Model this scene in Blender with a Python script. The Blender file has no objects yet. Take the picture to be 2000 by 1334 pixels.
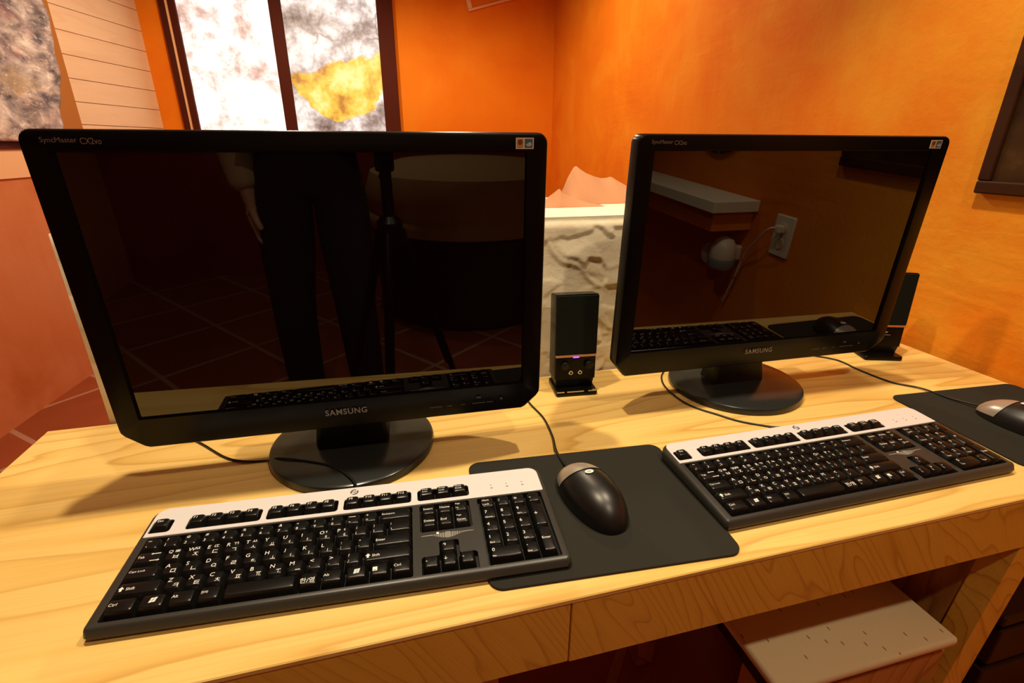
import bpy, bmesh, math, random
import numpy as np
from mathutils import Vector, Matrix

random.seed(7)
rng = np.random.default_rng(7)
S = bpy.context.scene
COL = S.collection
Z0 = 0.66            # height of the desk top above the floor
PI = math.pi

# ------------------------------------------------------------------ camera
cam_d = bpy.data.cameras.new('camera')
cam_d.sensor_width = 36.0
cam_d.lens = 981.963 / 2000 * 36.0
cam_d.clip_start = 0.02
cam = bpy.data.objects.new('camera', cam_d)
COL.objects.link(cam)
S.camera = cam
YAW, PITCH, ROLL = 0.253751, 0.371256, 0.002337
_f = Vector((math.sin(YAW)*math.cos(PITCH), math.cos(YAW)*math.cos(PITCH), -math.sin(PITCH)))
_r0 = Vector((math.cos(YAW), -math.sin(YAW), 0)); _u0 = _r0.cross(_f)
_r = _r0*math.cos(ROLL) + _u0*math.sin(ROLL); _u = _u0*math.cos(ROLL) - _r0*math.sin(ROLL)
_m = Matrix((_r, _u, -_f)).transposed().to_4x4()
_m.translation = Vector((0, -0.345766, 0.41999 + Z0))
cam.matrix_world = _m

# ------------------------------------------------------------------ exposure, world, lights
S.view_settings.view_transform = 'Standard'
S.view_settings.look = 'None'
S.view_settings.gamma = 1.0
S.view_settings.use_curve_mapping = False
S.view_settings.exposure = 0.0
w = bpy.data.worlds.new('world'); S.world = w; w.use_nodes = True
w.node_tree.nodes['Background'].inputs[0].default_value = (1.0, 0.75, 0.5, 1)
w.node_tree.nodes['Background'].inputs[1].default_value = 0.0

def lamp(name, x, y, z, power, color=(1, .80, .52), radius=.03, spot=None, aim=None):
    d = bpy.data.lights.new(name, 'SPOT' if spot else 'POINT')
    d.energy = power; d.color = color; d.shadow_soft_size = radius
    if spot: d.spot_size = spot; d.spot_blend = .5
    o = bpy.data.objects.new(name, d); COL.objects.link(o)
    o.location = (x, y, z + Z0)
    if aim is not None:
        o.rotation_euler = (Vector(aim) - Vector((x, y, z))).to_track_quat('-Z', 'Y').to_euler()
    return o
LIGHT_C = (1, .82, .56)
DOWN = lambda x, y: (x, y, -1)
lamp('room_or_fill_spot', 0.60, 0.27, 1.50, 54, LIGHT_C, .022, 1.75, DOWN(.60, .27))
lamp('room_or_fill_spot', -0.12, 0.28, 1.50, 66, LIGHT_C, .022, 1.75, DOWN(-.12, .28))
lamp('room_or_fill_spot', 0.45, -0.72, 1.60, 38, LIGHT_C, .03, 1.6, (.45, -.15, -.4))
lamp('room_or_fill_spot', -0.30, -2.0, 1.60, 48, LIGHT_C, .04, 2.0, (-.2, -2.6, -.6))  # added fill light, brightens the red wall behind the camera
lamp('room_or_fill_spot', -0.40, 2.35, 1.55, 70, LIGHT_C, .05, 2.9, (-.5, 2.6, -1))  # added fill light for the back area and planks
lamp('room_or_fill_spot', 0.45, 2.1, 1.55, 52, LIGHT_C, .05, 2.9, (.55, 2.3, -1))  # second added fill light for the back walls

# ------------------------------------------------------------------ helpers
def link(o, parent=None):
    COL.objects.link(o)
    if parent is not None: o.parent = parent
    return o
def obj(name, bm, mats, parent=None, smooth=False, loc=None):
    me = bpy.data.meshes.new(name)
    bmesh.ops.recalc_face_normals(bm, faces=bm.faces)
    bm.to_mesh(me); bm.free()
    for m in (mats if isinstance(mats, (list, tuple)) else [mats]): me.materials.append(m)
    if smooth is True:
        for p in me.polygons: p.use_smooth = True
    elif smooth:
        for p in me.polygons: p.use_smooth = True
        try: me.set_sharp_from_angle(angle=smooth)
        except Exception: pass
    o = link(bpy.data.objects.new(name, me), parent)
    if loc is not None: o.location = loc
    return o
def tag(o, label, cat, group=None, kind=None):
    o['label'] = label; o['category'] = cat
    if group: o['group'] = group
    if kind: o['kind'] = kind
    return o
def thing(name, label, cat, loc, rz=0, group=None):
    o = link(bpy.data.objects.new(name, None))
    o.empty_display_size = .05
    o.location = (loc[0], loc[1], loc[2] + Z0); o.rotation_euler = (0, 0, rz)
    return tag(o, label, cat, group)
def struct(o):
    o['kind'] = 'structure'; return o
def dup(root, loc, rz, label):
    r = root.copy(); COL.objects.link(r); r.location = (loc[0], loc[1], loc[2] + Z0); r.rotation_euler = (0, 0, rz); r['label'] = label
    for ch in list(root.children):
        c = ch.copy(); COL.objects.link(c); c.parent = r
        for g in ch.children:
            d = g.copy(); COL.objects.link(d); d.parent = c
    return r
def box(bm, x0, x1, y0, y1, z0, z1, bev=0, M=None, seg=2, mi=0):
    vs = [bm.verts.new((x, y, z)) for z in (z0, z1) for y in (y0, y1) for x in (x0, x1)]
    fs = [bm.faces.new([vs[i] for i in f]) for f in ((0, 2, 3, 1), (4, 5, 7, 6), (0, 1, 5, 4), (2, 6, 7, 3), (0, 4, 6, 2), (1, 3, 7, 5))]
    for f in fs: f.material_index = mi
    if bev:
        es = list({e for f in fs for e in f.edges})
        r = bmesh.ops.bevel(bm, geom=es, offset=bev, segments=seg, affect='EDGES', profile=.5)
        vs = list({v for f in r['faces'] for v in f.verts} | {v for v in vs if v.is_valid})
    if M is not None:
        bmesh.ops.transform(bm, matrix=M, verts=[v for v in vs if v.is_valid])
    return vs
def loft(bm, rings, cap0=True, cap1=True, closed=True, mi=0):
    vr = [[bm.verts.new(p) for p in r] for r in rings]
    n = len(vr[0])
    for a, b in zip(vr[:-1], vr[1:]):
        for i in range(n if closed else n - 1):
            f = bm.faces.new((a[i], a[(i+1) % n], b[(i+1) % n], b[i])); f.material_index = mi
    if cap0: bm.faces.new(vr[0][::-1]).material_index = mi
    if cap1: bm.faces.new(vr[-1]).material_index = mi
    return vr
def lathe(bm, prof, n=48, cx=0, cy=0, cap0=True, cap1=True, mi=0):
    return loft(bm, [[(cx + r*math.cos(2*PI*i/n), cy + r*math.sin(2*PI*i/n), z) for i in range(n)] for r, z in prof], cap0, cap1, mi=mi)
def catmull(P, k=8):
    P = [Vector(p) for p in P]; Q = [P[0]*2 - P[1]] + P + [P[-1]*2 - P[-2]]; out = []
    for i in range(1, len(Q) - 2):
        a, b, c, d = Q[i-1:i+3]
        for j in range(k):
            t = j / k
            out.append(.5*((2*b) + (c - a)*t + (2*a - 5*b + 4*c - d)*t*t + (3*b - a - 3*c + d)*t**3))
    return out + [P[-1]]
def tube(bm, P, r, n=10, mi=0, cap=True):
    P = [Vector(p) for p in P]; rings = []; up = Vector((0, 0, 1))
    for i, p in enumerate(P):
        t = (P[min(i+1, len(P)-1)] - P[max(i-1, 0)]).normalized()
        a = t.cross(up if abs(t.dot(up)) < .95 else Vector((1, 0, 0))).normalized(); b = a.cross(t)
        rr = r[i] if isinstance(r, (list, tuple)) else r
        rings.append([p + (a*math.cos(2*PI*k/n) + b*math.sin(2*PI*k/n))*rr for k in range(n)])
    return loft(bm, rings, cap, cap, mi=mi)
def rrect(x0, x1, y0, y1, r, n=5):
    rs = r if isinstance(r, (list, tuple)) else [r]*4     # BL BR TR TL
    out = []
    for (cx, cy, a0), q in zip(((x0, y0, PI), (x1, y0, 1.5*PI), (x1, y1, 0), (x0, y1, .5*PI)), rs):
        q = max(q, 1e-5)
        ox = cx + q if cx == x0 else cx - q; oy = cy + q if cy == y0 else cy - q
        for i in range(n): 
            a = a0 + .5*PI*i/(n-1)
            out.append((ox + q*math.cos(a), oy + q*math.sin(a)))
    return out
def inset(P, d):
    n = len(P); out = []
    for i in range(n):
        a, b, c = Vector(P[i-1]), Vector(P[i]), Vector(P[(i+1) % n])
        e1 = (b - a); e2 = (c - b)
        e1 = e1.normalized() if e1.length > 1e-9 else e2.normalized()
        e2 = e2.normalized() if e2.length > 1e-9 else e1
        n1 = Vector((-e1.y, e1.x)); n2 = Vector((-e2.y, e2.x))
        m = (n1 + n2); m = m.normalized() if m.length > 1e-6 else n1
        k = d / max(.4, m.dot(n1)); out.append((b.x + m.x*k, b.y + m.y*k))
    return out
def fill(bm, loops, z, mi=0):
    """flat face at height z bounded by the first loop, the others being holes"""
    es = []; vr = []
    for L in loops:
        vs = [bm.verts.new((p[0], p[1], z)) for p in L]; vr.append(vs)
        for i in range(len(vs)): es.append(bm.edges.new((vs[i], vs[(i+1) % len(vs)])))
    g = bmesh.ops.triangle_fill(bm, use_beauty=True, use_dissolve=False, edges=es)
    for f in g['geom']:
        if isinstance(f, bmesh.types.BMFace): f.material_index = mi
    return vr
def walls(bm, vs, z, mi=0, pts=None):
    n = len(vs)
    lo = [bm.verts.new(((pts[i][0], pts[i][1]) if pts else (vs[i].co.x, vs[i].co.y)) + (z,)) for i in range(n)]
    for i in range(n):
        f = bm.faces.new((vs[i], vs[(i+1) % n], lo[(i+1) % n], lo[i])); f.material_index = mi
    return lo
def xf(bm, M): bmesh.ops.transform(bm, matrix=M, verts=bm.verts)

# ------------------------------------------------------------------ materials
def mat(name, base, rough=.5, metal=0, spec=.5, coat=0, emit=None, es=0, ior=None):
    m = bpy.data.materials.new(name); m.use_nodes = True
    b = m.node_tree.nodes['Principled BSDF']
    b.inputs['Base Color'].default_value = (*base, 1); b.inputs['Roughness'].default_value = rough
    b.inputs['Metallic'].default_value = metal; b.inputs['Specular IOR Level'].default_value = spec
    b.inputs['Coat Weight'].default_value = coat
    if ior: b.inputs['IOR'].default_value = ior
    if emit: b.inputs['Emission Color'].default_value = (*emit, 1); b.inputs['Emission Strength'].default_value = es
    return m
class NT:
    def __init__(s, m): s.t = m.node_tree; s.b = s.t.nodes['Principled BSDF']; s.tc = s.n('ShaderNodeTexCoord')
    def n(s, kind, **kw):
        x = s.t.nodes.new(kind)
        for k, v in kw.items():
            if k.startswith('_'): setattr(x, k[1:], v)
            else: x.inputs[k.replace('__', ' ')].default_value = v
        return x
    def l(s, a, b): s.t.links.new(a, b)
    def coords(s, scale=(1, 1, 1), rot=(0, 0, 0), loc=(0, 0, 0), src='Object'):
        m = s.n('ShaderNodeMapping'); m.inputs['Scale'].default_value = scale; m.inputs['Rotation'].default_value = rot; m.inputs['Location'].default_value = loc
        s.l(s.tc.outputs[src], m.inputs['Vector']); return m.outputs[0]
    def noise(s, co, scale, detail=4, rough=.55, dist=0):
        x = s.n('ShaderNodeTexNoise'); x.inputs['Scale'].default_value = scale; x.inputs['Detail'].default_value = detail
        x.inputs['Roughness'].default_value = rough; x.inputs['Distortion'].default_value = dist
        if co is not None: s.l(co, x.inputs['Vector'])
        return x.outputs['Fac']
    def ramp(s, fac, stops):
        r = s.n('ShaderNodeValToRGB'); e = r.color_ramp.elements
        while len(e) < len(stops): e.new(.5)
        for x, (p, c) in zip(e, stops): x.position = p; x.color = (*c, 1) if len(c) == 3 else c
        s.l(fac, r.inputs[0]); return r.outputs[0]
    def mix(s, f, a, b, mode='MIX'):
        x = s.n('ShaderNodeMix', _data_type='RGBA', _blend_type=mode)
        for v, i in ((f, 0), (a, 6), (b, 7)):
            if isinstance(v, (int, float)): x.inputs[i].default_value = v
            elif isinstance(v, tuple): x.inputs[i].default_value = (*v, 1) if len(v) == 3 else v
            else: s.l(v, x.inputs[i])
        return x.outputs[2]
    def math(s, op, a, b=0.0, c=None):
        x = s.n('ShaderNodeMath', _operation=op)
        for v, i in ((a, 0), (b, 1)) + (((c, 2),) if c is not None else ()):
            if isinstance(v, (int, float)): x.inputs[i].default_value = v
            else: s.l(v, x.inputs[i])
        return x.outputs[0]
    def bump(s, h, strength=.3, dist=.01):
        x = s.n('ShaderNodeBump'); x.inputs['Strength'].default_value = strength; x.inputs['Distance'].default_value = dist
        s.l(h, x.inputs['Height']); s.l(x.outputs[0], s.b.inputs['Normal'])
    def base(s, c): s.l(c, s.b.inputs['Base Color'])

def wood(name, light, mid, dark, rings=9, rot=(0, 0, 0), stretch=(.5, 4, 4), rough=.45, seed=0.0, line=.5, blotch=.35):
    """growth rings as the level lines of a stretched noise field, with fine pores along the grain"""
    m = mat(name, mid, rough); t = NT(m)
    # rotate first, then stretch along the turned axes
    mp = t.n('ShaderNodeMapping'); mp.inputs['Rotation'].default_value = rot; mp.inputs['Location'].default_value = (seed, seed*.37, seed*.71)
    t.l(t.tc.outputs['Object'], mp.inputs['Vector'])
    def st(k):
        q = t.n('ShaderNodeMapping'); q.inputs['Scale'].default_value = k; t.l(mp.outputs[0], q.inputs['Vector']); return q.outputs[0]
    n = t.noise(st(stretch), 1, 2.5, .45, .25)
    wob = t.noise(st(tuple(k*6 for k in stretch)), 1, 3, .6)
    v = t.math('ADD', t.math('MULTIPLY', n, rings), t.math('MULTIPLY', wob, .35))
    fr = t.math('FRACT', v)
    c1 = t.ramp(fr, [(0, light), (.45, light), (.80, mid), (.93, dark), (1, light)])
    c1 = t.mix(1 - line, c1, mid)
    fine = t.noise(st((stretch[0]*8, stretch[1]*55, stretch[2]*55)), 1, 3)
    c2 = t.mix(t.math('MULTIPLY', t.ramp(fine, [(.45, (0, 0, 0)), (.75, (1, 1, 1))]), .30), c1, dark)
    big = t.noise(st(tuple(k*.7 for k in stretch)), 1.0, 3)
    c3 = t.mix(t.math('MULTIPLY', t.ramp(big, [(.35, (0, 0, 0)), (.68, (1, 1, 1))]), blotch), c2, light)
    t.base(c3); t.bump(fine, .06, .001)
    return m

def plaster(name, a, b, c, scale=1.0, streak=0, bump=.2, tool=.22):
    m = mat(name, a, .75, spec=.2); t = NT(m)
    co = t.coords((1, 1, 1))
    n1 = t.noise(co, 2.6*scale, 7, .6, .5); n2 = t.noise(t.coords((1, 1, 1), (0, 0, 0), (5, 3, 1)), 1.3*scale, 4, .55, .4)
    c1 = t.ramp(n1, [(.33, b), (.5, a), (.68, c)])
    c2 = t.mix(t.math('MULTIPLY', t.ramp(n2, [(.42, (0, 0, 0)), (.62, (1, 1, 1))]), .55), c1, a)
    n3 = t.noise(t.coords((11, 11, 1.0)), 2.2*scale, 5, .6, .2)
    c3 = t.mix(t.math('MULTIPLY', t.ramp(n3, [(.45, (0, 0, 0)), (.7, (1, 1, 1))]), .22 + streak), c2, b)
    t.base(c3)
    # trowel strokes: short patches of slanting ridges, and fine grain
    n4 = t.noise(t.coords((3, 2.5, 15), (.7, .5, 0)), 2.0, 2, .5, .4); n5 = t.noise(t.coords((1, 1, 1), (0, 0, 0), (2, 7, 4)), 1.6, 3)
    k = t.ramp(n5, [(.45, (0, 0, 0)), (.62, (1, 1, 1))])
    h = t.math('ADD', t.math('MULTIPLY', t.math('MULTIPLY', n4, k), tool*2), t.math('MULTIPLY', t.noise(co, 55, 5, .65), .22))
    t.bump(h, bump, .02)
    return m

M = {}
M['screen'] = mat('screen_glass', (.003, .001, .001), .015, spec=.85)
M['bezel'] = mat('gloss_black_plastic', (.0025, .0020, .0018), .28, spec=.17)
M['black'] = mat('satin_black_plastic', (.005, .0045, .004), .35, spec=.3)
M['base'] = mat('stand_base_black', (.020, .021, .020), .2, spec=.4)
M['key'] = mat('key_plastic', (.0055, .005, .0048), .30, spec=.4)
M['case'] = mat('charcoal_case_plastic', (.032, .030, .027), .36)
M['well'] = mat('dark_well', (.008, .008, .008), .5)
M['silver'] = mat('silver_paint', (.74, .70, .71), .36, metal=.1)
M['legend'] = mat('legend_white', (.80, .78, .74), .5)
M['print_dark'] = mat('print_dark', (.03, .03, .03), .5)
M['grey_print'] = mat('grey_print', (.30, .28, .26), .45)
M['decal'] = mat('decal_silver', (.24, .23, .21), .4, metal=.1)
M['pad'] = mat('mouse_pad_cloth', (.021, .020, .0155), .85, spec=.15)
M['mouse'] = mat('mouse_black', (.006, .005, .0045), .38, spec=.6)
M['mouse_silver'] = mat('mouse_silver', (.42, .36, .31), .3, metal=.5)
M['cable'] = mat('cable_black', (.008, .008, .008), .35)
M['led'] = mat('led_purple', (.1, .02, .4), .3, emit=(.35, .08, 1), es=2.2)
M['copper'] = mat('copper_trim', (.62, .33, .20), .28, metal=.7)
M['chrome'] = mat('chrome_ring', (.7, .7, .7), .15, metal=1)
M['grille'] = mat('speaker_cloth', (.005, .0065, .004), .8, spec=.15)
t = NT(M['grille']); v = t.n('ShaderNodeTexVoronoi'); v.inputs['Scale'].default_value = 900; t.l(t.coords(), v.inputs['Vector']); t.bump(v.outputs['Distance'], .5, .001)
t = NT(M['pad']); t.bump(t.noise(t.coords(), 1500, 2), .15, .0005); t.base(t.mix(t.ramp(t.noise(t.coords(), 260, 2, .8), [(.74, (0, 0, 0)), (.78, (1, 1, 1))]), (.021, .020, .0155), (.09, .085, .07)))
M['white_sticker'] = mat('sticker_white', (.70, .55, .40), .4)
M['sticker_orange'] = mat('sticker_orange', (.42, .22, .07), .4)
M['sticker_brown'] = mat('sticker_brown', (.16, .05, .03), .4)
M['sticker_blue'] = mat('sticker_blue', (.05, .11, .16), .4)
M['sticker_pale'] = mat('sticker_pale', (.35, .40, .45), .4)

M['desk'] = wood('pale_pine_top', (.83, .57, .19), (.74, .46, .12), (.55, .30, .065), 17, stretch=(.55, 5.5, 5.5), rough=.36, seed=1.7, line=.75)
M['apron'] = wood('orange_pine_apron', (.76, .43, .050), (.70, .37, .038), (.48, .21, .016), 30, rot=(0, -1.0, 0), stretch=(1.0, 4, 7), rough=.5, seed=3.1, line=.8)
M['leg'] = wood('knotty_pine_leg', (.50, .235, .05), (.44, .19, .035), (.22, .075, .010), 12, rot=(0, 1.35, 0), stretch=(1.2, 6, 6), rough=.5, seed=5.3, line=.8)
M['orange'] = plaster('orange_plaster', (.74, .20, .004), (.68, .145, .002), (.76, .27, .015), bump=.3)
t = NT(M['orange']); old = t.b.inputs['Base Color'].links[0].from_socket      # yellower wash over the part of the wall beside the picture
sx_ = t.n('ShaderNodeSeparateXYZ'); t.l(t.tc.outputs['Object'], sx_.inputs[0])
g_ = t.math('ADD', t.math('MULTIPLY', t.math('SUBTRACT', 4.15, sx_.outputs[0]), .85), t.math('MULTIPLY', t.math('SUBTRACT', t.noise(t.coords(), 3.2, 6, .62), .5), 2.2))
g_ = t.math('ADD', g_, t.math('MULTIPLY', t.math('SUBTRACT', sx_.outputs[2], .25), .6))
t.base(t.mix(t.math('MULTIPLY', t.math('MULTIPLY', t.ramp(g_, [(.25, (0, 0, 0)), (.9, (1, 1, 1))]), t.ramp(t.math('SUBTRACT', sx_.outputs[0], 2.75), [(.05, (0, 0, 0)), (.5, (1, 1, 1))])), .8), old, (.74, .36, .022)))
M['orange_back'] = plaster('orange_plaster_back', (.80, .205, .003), (.74, .165, .002), (.82, .25, .01), .8, bump=.1)
M['salmon'] = plaster('salmon_plaster', (.58, .20, .075), (.50, .14, .035), (.62, .26, .13), bump=.1)
M['red'] = plaster('dark_red_plaster', (.33, .045, .022), (.26, .03, .015), (.42, .07, .03), bump=.15)
M['cream'] = mat('pine_ceiling', (.50, .30, .14), .8)
M['foam'] = mat('foam_cream', (.78, .64, .38), .85, spec=.15)
M['stonewall'] = mat('cream_carved_render', (.78, .70, .53), .62, spec=.3)
M['pillow'] = mat('peach_cotton', (.48, .23, .12), .9, spec=.1)
M['dark_red_wood'] = mat('dark_red_wood', (.070, .012, .005), .6, spec=.08)
M['dark_brown'] = wood('dark_brown_wood', (.045, .015, .005), (.032, .010, .004), (.018, .006, .002), 6, stretch=(.8, 6, 6), rough=.4, seed=2)
M['dark_brown'].node_tree.nodes['Principled BSDF'].inputs['Specular IOR Level'].default_value = .12
M['plank'] = wood('pale_plank', (.76, .50, .30), (.73, .47, .27), (.62, .35, .17), 5, stretch=(.8, 4, 5), rough=.6, seed=4, line=.35)
M['jamb'] = mat('orange_stained_board', (.38, .135, .022), .6, spec=.1)
M['cream_board'] = mat('peach_board', (.78, .44, .22), .6)
M['white'] = mat('white_plastic', (.72, .66, .52), .4)
M['shelf_top'] = mat('pale_stone_shelf', (.80, .76, .60), .5)
M['grey_plastic'] = mat('grey_plastic', (.22, .24, .28), .4)
M['thin_frame'] = mat('pale_pink_frame', (.80, .45, .22), .5)
M['wicker'] = mat('dark_wicker', (.03, .013, .007), .5)
t = NT(M['wicker']); bk = t.n('ShaderNodeTexBrick', _offset=.5); bk.inputs['Scale'].default_value = 1
for k_, v_ in (('Brick Width', .05), ('Row Height', .018), ('Mortar Size', .004)): bk.inputs[k_].default_value = v_
t.l(t.coords((1, 1, 1), (PI/2, 0, 0)), bk.inputs['Vector']); t.bump(bk.outputs['Fac'], -.6, .006)
M['cushion'] = mat('cream_cushion', (.66, .45, .20), .85)
M['skin'] = mat('skin', (.60, .33, .21), .5); M['hair'] = mat('dark_hair', (.02, .012, .008), .5)
M['jacket'] = mat('cream_jacket', (.58, .44, .25), .85); M['trousers'] = mat('black_trousers', (.010, .010, .011), .85)
M['shoe'] = mat('black_shoe', (.012, .011, .010), .4); M['eye'] = mat('eye_white', (.8, .78, .75), .2)

# terracotta tiles, laid diagonally
M['floor'] = mat('terracotta_tiles', (.33, .07, .022), .42); t = NT(M['floor'])
bk = t.n('ShaderNodeTexBrick', _offset=0.0); bk.inputs['Scale'].default_value = 1
for k_, v_ in (('Brick Width', .43), ('Row Height', .43), ('Mortar Size', .011), ('Mortar Smooth', .2), ('Bias', 0)): bk.inputs[k_].default_value = v_
bk.inputs['Color1'].default_value = (.34, .075, .022, 1); bk.inputs['Color2'].default_value = (.26, .052, .017, 1); bk.inputs['Mortar'].default_value = (.46, .25, .17, 1)
t.l(t.coords((1, 1, 1), (0, 0, -.84), (.05, .08, 0)), bk.inputs['Vector'])
t.base(t.mix(t.math('MULTIPLY', t.ramp(t.noise(t.coords(), 7, 5), [(.4, (0, 0, 0)), (.8, (1, 1, 1))]), .35), bk.outputs['Color'], (.42, .10, .03)))
t.bump(bk.outputs['Fac'], -.3, .004)

# grey slate sheet
M['slate'] = mat('slate_veneer', (.35, .3, .27), .45, spec=.6); t = NT(M['slate'])
n1 = t.noise(t.coords((1, 1, 1.9)), 6.5, 7, .62, .2); n2 = t.noise(t.coords((1, 1, 2.2), (0, 0, 0), (1, 4, 2.3)), 2.6, 4, .55, .5); n3 = t.noise(t.coords((1, 1, 2.5), (.4, 0, 0)), 30, 8, .7, .3); n6 = t.noise(t.coords((1, 1, 1.3), (0, 0, 0), (7, 1, 5)), 5, 6, .6, .2)
c1 = t.ramp(n1, [(.36, (.05, .03, .028)), (.43, (.19, .14, .13)), (.50, (.38, .30, .27)), (.57, (.58, .48, .43)), (.66, (.80, .72, .66))])
c2 = t.mix(t.math('MULTIPLY', t.ramp(n2, [(.55, (0, 0, 0)), (.64, (1, 1, 1))]), .6), c1, (.42, .27, .10))
c2 = t.mix(t.math('MULTIPLY', t.ramp(n6, [(.54, (0, 0, 0)), (.66, (1, 1, 1))]), .6), c2, (.30, .13, .12))
vs_ = t.n('ShaderNodeTexVoronoi'); vs_.inputs['Scale'].default_value = 11; wv_ = t.n('ShaderNodeTexNoise'); wv_.inputs['Scale'].default_value = 7; wv_.inputs['Detail'].default_value = 5
sc_ = t.coords((1, 1, 1.7), (.35, 0, 0)); t.l(sc_, wv_.inputs['Vector']); t.l(t.mix(.14, sc_, wv_.outputs['Color']), vs_.inputs['Vector'])
sv_ = t.n('ShaderNodeSeparateColor'); t.l(vs_.outputs['Color'], sv_.inputs[0])
c2 = t.mix(.75, c2, t.ramp(sv_.outputs[0], [(0, (.55, .55, .57)), (.5, (1, .97, .95)), (1, (1.5, 1.42, 1.36))]), 'MULTIPLY')
t.base(t.mix(t.math('MULTIPLY', t.ramp(n3, [(.58, (0, 0, 0)), (.68, (1, 1, 1))]), .7), c2, (.85, .78, .74)))
t.bump(t.math('ADD', t.math('MULTIPLY', n1, .6), t.math('MULTIPLY', sv_.outputs[0], .5)), .8, .02)

# backlit translucent stone panes
def backlit(name, glow, seed, patch=False, vein=.8):
    m = mat(name, (.5, .45, .42), .4); t = NT(m)
    co = t.coords((1, 1, 1), (0, 0, 0), (seed, seed*.7, seed*1.3))
    n1 = t.noise(co, 6.5, 9, .66, .15); n2 = t.noise(co, 2.3, 5, .55, .6)
    vor = t.n('ShaderNodeTexVoronoi', _feature='DISTANCE_TO_EDGE'); vor.inputs['Scale'].default_value = 5.5
    wn = t.n('ShaderNodeTexNoise'); wn.inputs['Scale'].default_value = 6; wn.inputs['Detail'].default_value = 6
    t.l(co, wn.inputs['Vector'])
    wm = t.mix(.16, co, wn.outputs['Color']); t.l(wm, vor.inputs['Vector'])
    veins = t.ramp(vor.outputs['Distance'], [(0, (1, 1, 1)), (.035, (.25, .25, .25)), (.09, (0, 0, 0))])
    veins = t.math('MULTIPLY', veins, t.ramp(n2, [(.42, (0, 0, 0)), (.60, (1, 1, 1))]))
    c = t.ramp(n1, glow)
    c = t.mix(t.math('MULTIPLY', veins, vein), c, (.16, .07, .07))
    if patch:
        sep = t.n('ShaderNodeSeparateXYZ'); t.l(t.tc.outputs['Object'], sep.inputs[0]); X_, Z_ = sep.outputs[0], sep.outputs[2]
        wob = t.math('MULTIPLY', t.math('SUBTRACT', t.noise(t.coords(), 7, 7, .65), .5), .22)
        up = t.math('SUBTRACT', t.math('ADD', t.math('MULTIPLY', X_, .31), .985), Z_)            # below the slanting upper edge
        xx = t.math('ADD', X_, .175)
        low = t.math('SUBTRACT', Z_, t.math('ADD', .585, t.math('MULTIPLY', t.math('POWER', t.math('ABSOLUTE', xx), 3.0), 8.0)))   # above the rounded lower edge
        d = t.math('ADD', t.math('MINIMUM', up, low), wob)
        d = t.math('SUBTRACT', 1.0, t.math('MULTIPLY', d, 1.0))
        mask = t.ramp(d, [(.985, (1, 1, 1)), (1.0, (0, 0, 0))])
        rim = t.ramp(d, [(.97, (0, 0, 0)), (.99, (1, 1, 1)), (1.0, (0, 0, 0))])
        yel = t.ramp(t.noise(t.coords((1, 1, 1), (0, 0, 0), (3, 1, 2)), 9, 6, .6), [(.34, (.50, .17, .0)), (.43, (.85, .42, .015)), (.53, (1.0, .66, .06)), (.66, (1.15, .90, .32))])
        c = t.mix(t.math('MULTIPLY', rim, .35), c, (.35, .22, .15))
        c = t.mix(mask, c, yel)
    t.l(c, t.b.inputs['Emission Color']); t.b.inputs['Emission Strength'].default_value = 1.0
    t.b.inputs['Base Color'].default_value = (.1, .09, .08, 1)
    t.bump(n1, .4, .02)
    return m
M['pane_a'] = backlit('backlit_white_onyx', [(.25, (.40, .18, .14)), (.38, (.80, .52, .44)), (.47, (1.15, .98, .88)), (.56, (1.8, 1.65, 1.5)), (.7, (2.2, 2.1, 2.0))], 1.3, vein=.12)
M['pane_b'] = backlit('backlit_grey_onyx', [(.30, (.07, .04, .04)), (.40, (.34, .25, .23)), (.47, (.62, .50, .46)), (.53, (.88, .78, .73)), (.64, (1.3, 1.15, 1.05))], 4.1, patch=True)

# ================================================================== the room
def wallseg(name, a, b, z0, z1, th, m, side=1, kind=True):
    """vertical slab from a to b (x, y), thickness th to the left (side=1) or right of the direction a->b"""
    a, b = Vector(a), Vector(b); d = (b - a); L = d.length; d.normalize()
    bm = bmesh.new(); box(bm, 0, L, 0 if side > 0 else -th, th if side > 0 else 0, z0, z1)
    o = obj(name, bm, m); o.location = (a.x, a.y, Z0); o.rotation_euler = (0, 0, math.atan2(d.y, d.x))
    if kind: struct(o)
    return o
ZF, ZC = -Z0, 1.75
BY = 3.575
LW = lambda y: -1.523 + .083*(y - 1.822)
RW = lambda y: 1.150 + .0534*(y - .3)
bm = bmesh.new(); box(bm, -2.6, 2.2, -3.2, 4.2, -.06, 0); struct(obj('floor', bm, M['floor']))
bm = bmesh.new(); box(bm, -2.6, 2.2, -3.2, 4.2, Z0 + ZC, Z0 + ZC + .06); struct(obj('ceiling', bm, M['cream']))
wallseg('wall_back', (-2.0, BY), (1.6, BY), ZF, ZC, .12, M['orange_back'])
wallseg('wall_right', (RW(-3.1), -3.1), (RW(BY + .1), BY + .1), ZF, ZC, .12, M['orange'], -1)
wallseg('wall_front', (-2.4, -2.95), (1.6, -2.95), ZF, ZC, .12, M['red'], -1)
LA, LB = (LW(-3.1), -3.1), (LW(2.92), 2.92)
wallseg('wall_left', LA, LB, ZF, .288, .14, M['salmon'])
o = wallseg('wall_left_upper', LA, LB, .288, ZC, .14, M['jamb'])
o.name = 'wall_left.001'
def onleft(y, off=0): return (LW(y) + off, y)
wallseg('trim_1', (LA[0] + .008, LA[1]), (LB[0] + .008, LB[1] - .002), .288, .402, .008, M['cream_board'])
wallseg('trim_2', (LA[0] + .016, LA[1]), (LB[0] + .016, LB[1] - .002), .402, .432, .016, M['dark_red_wood'])
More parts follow.
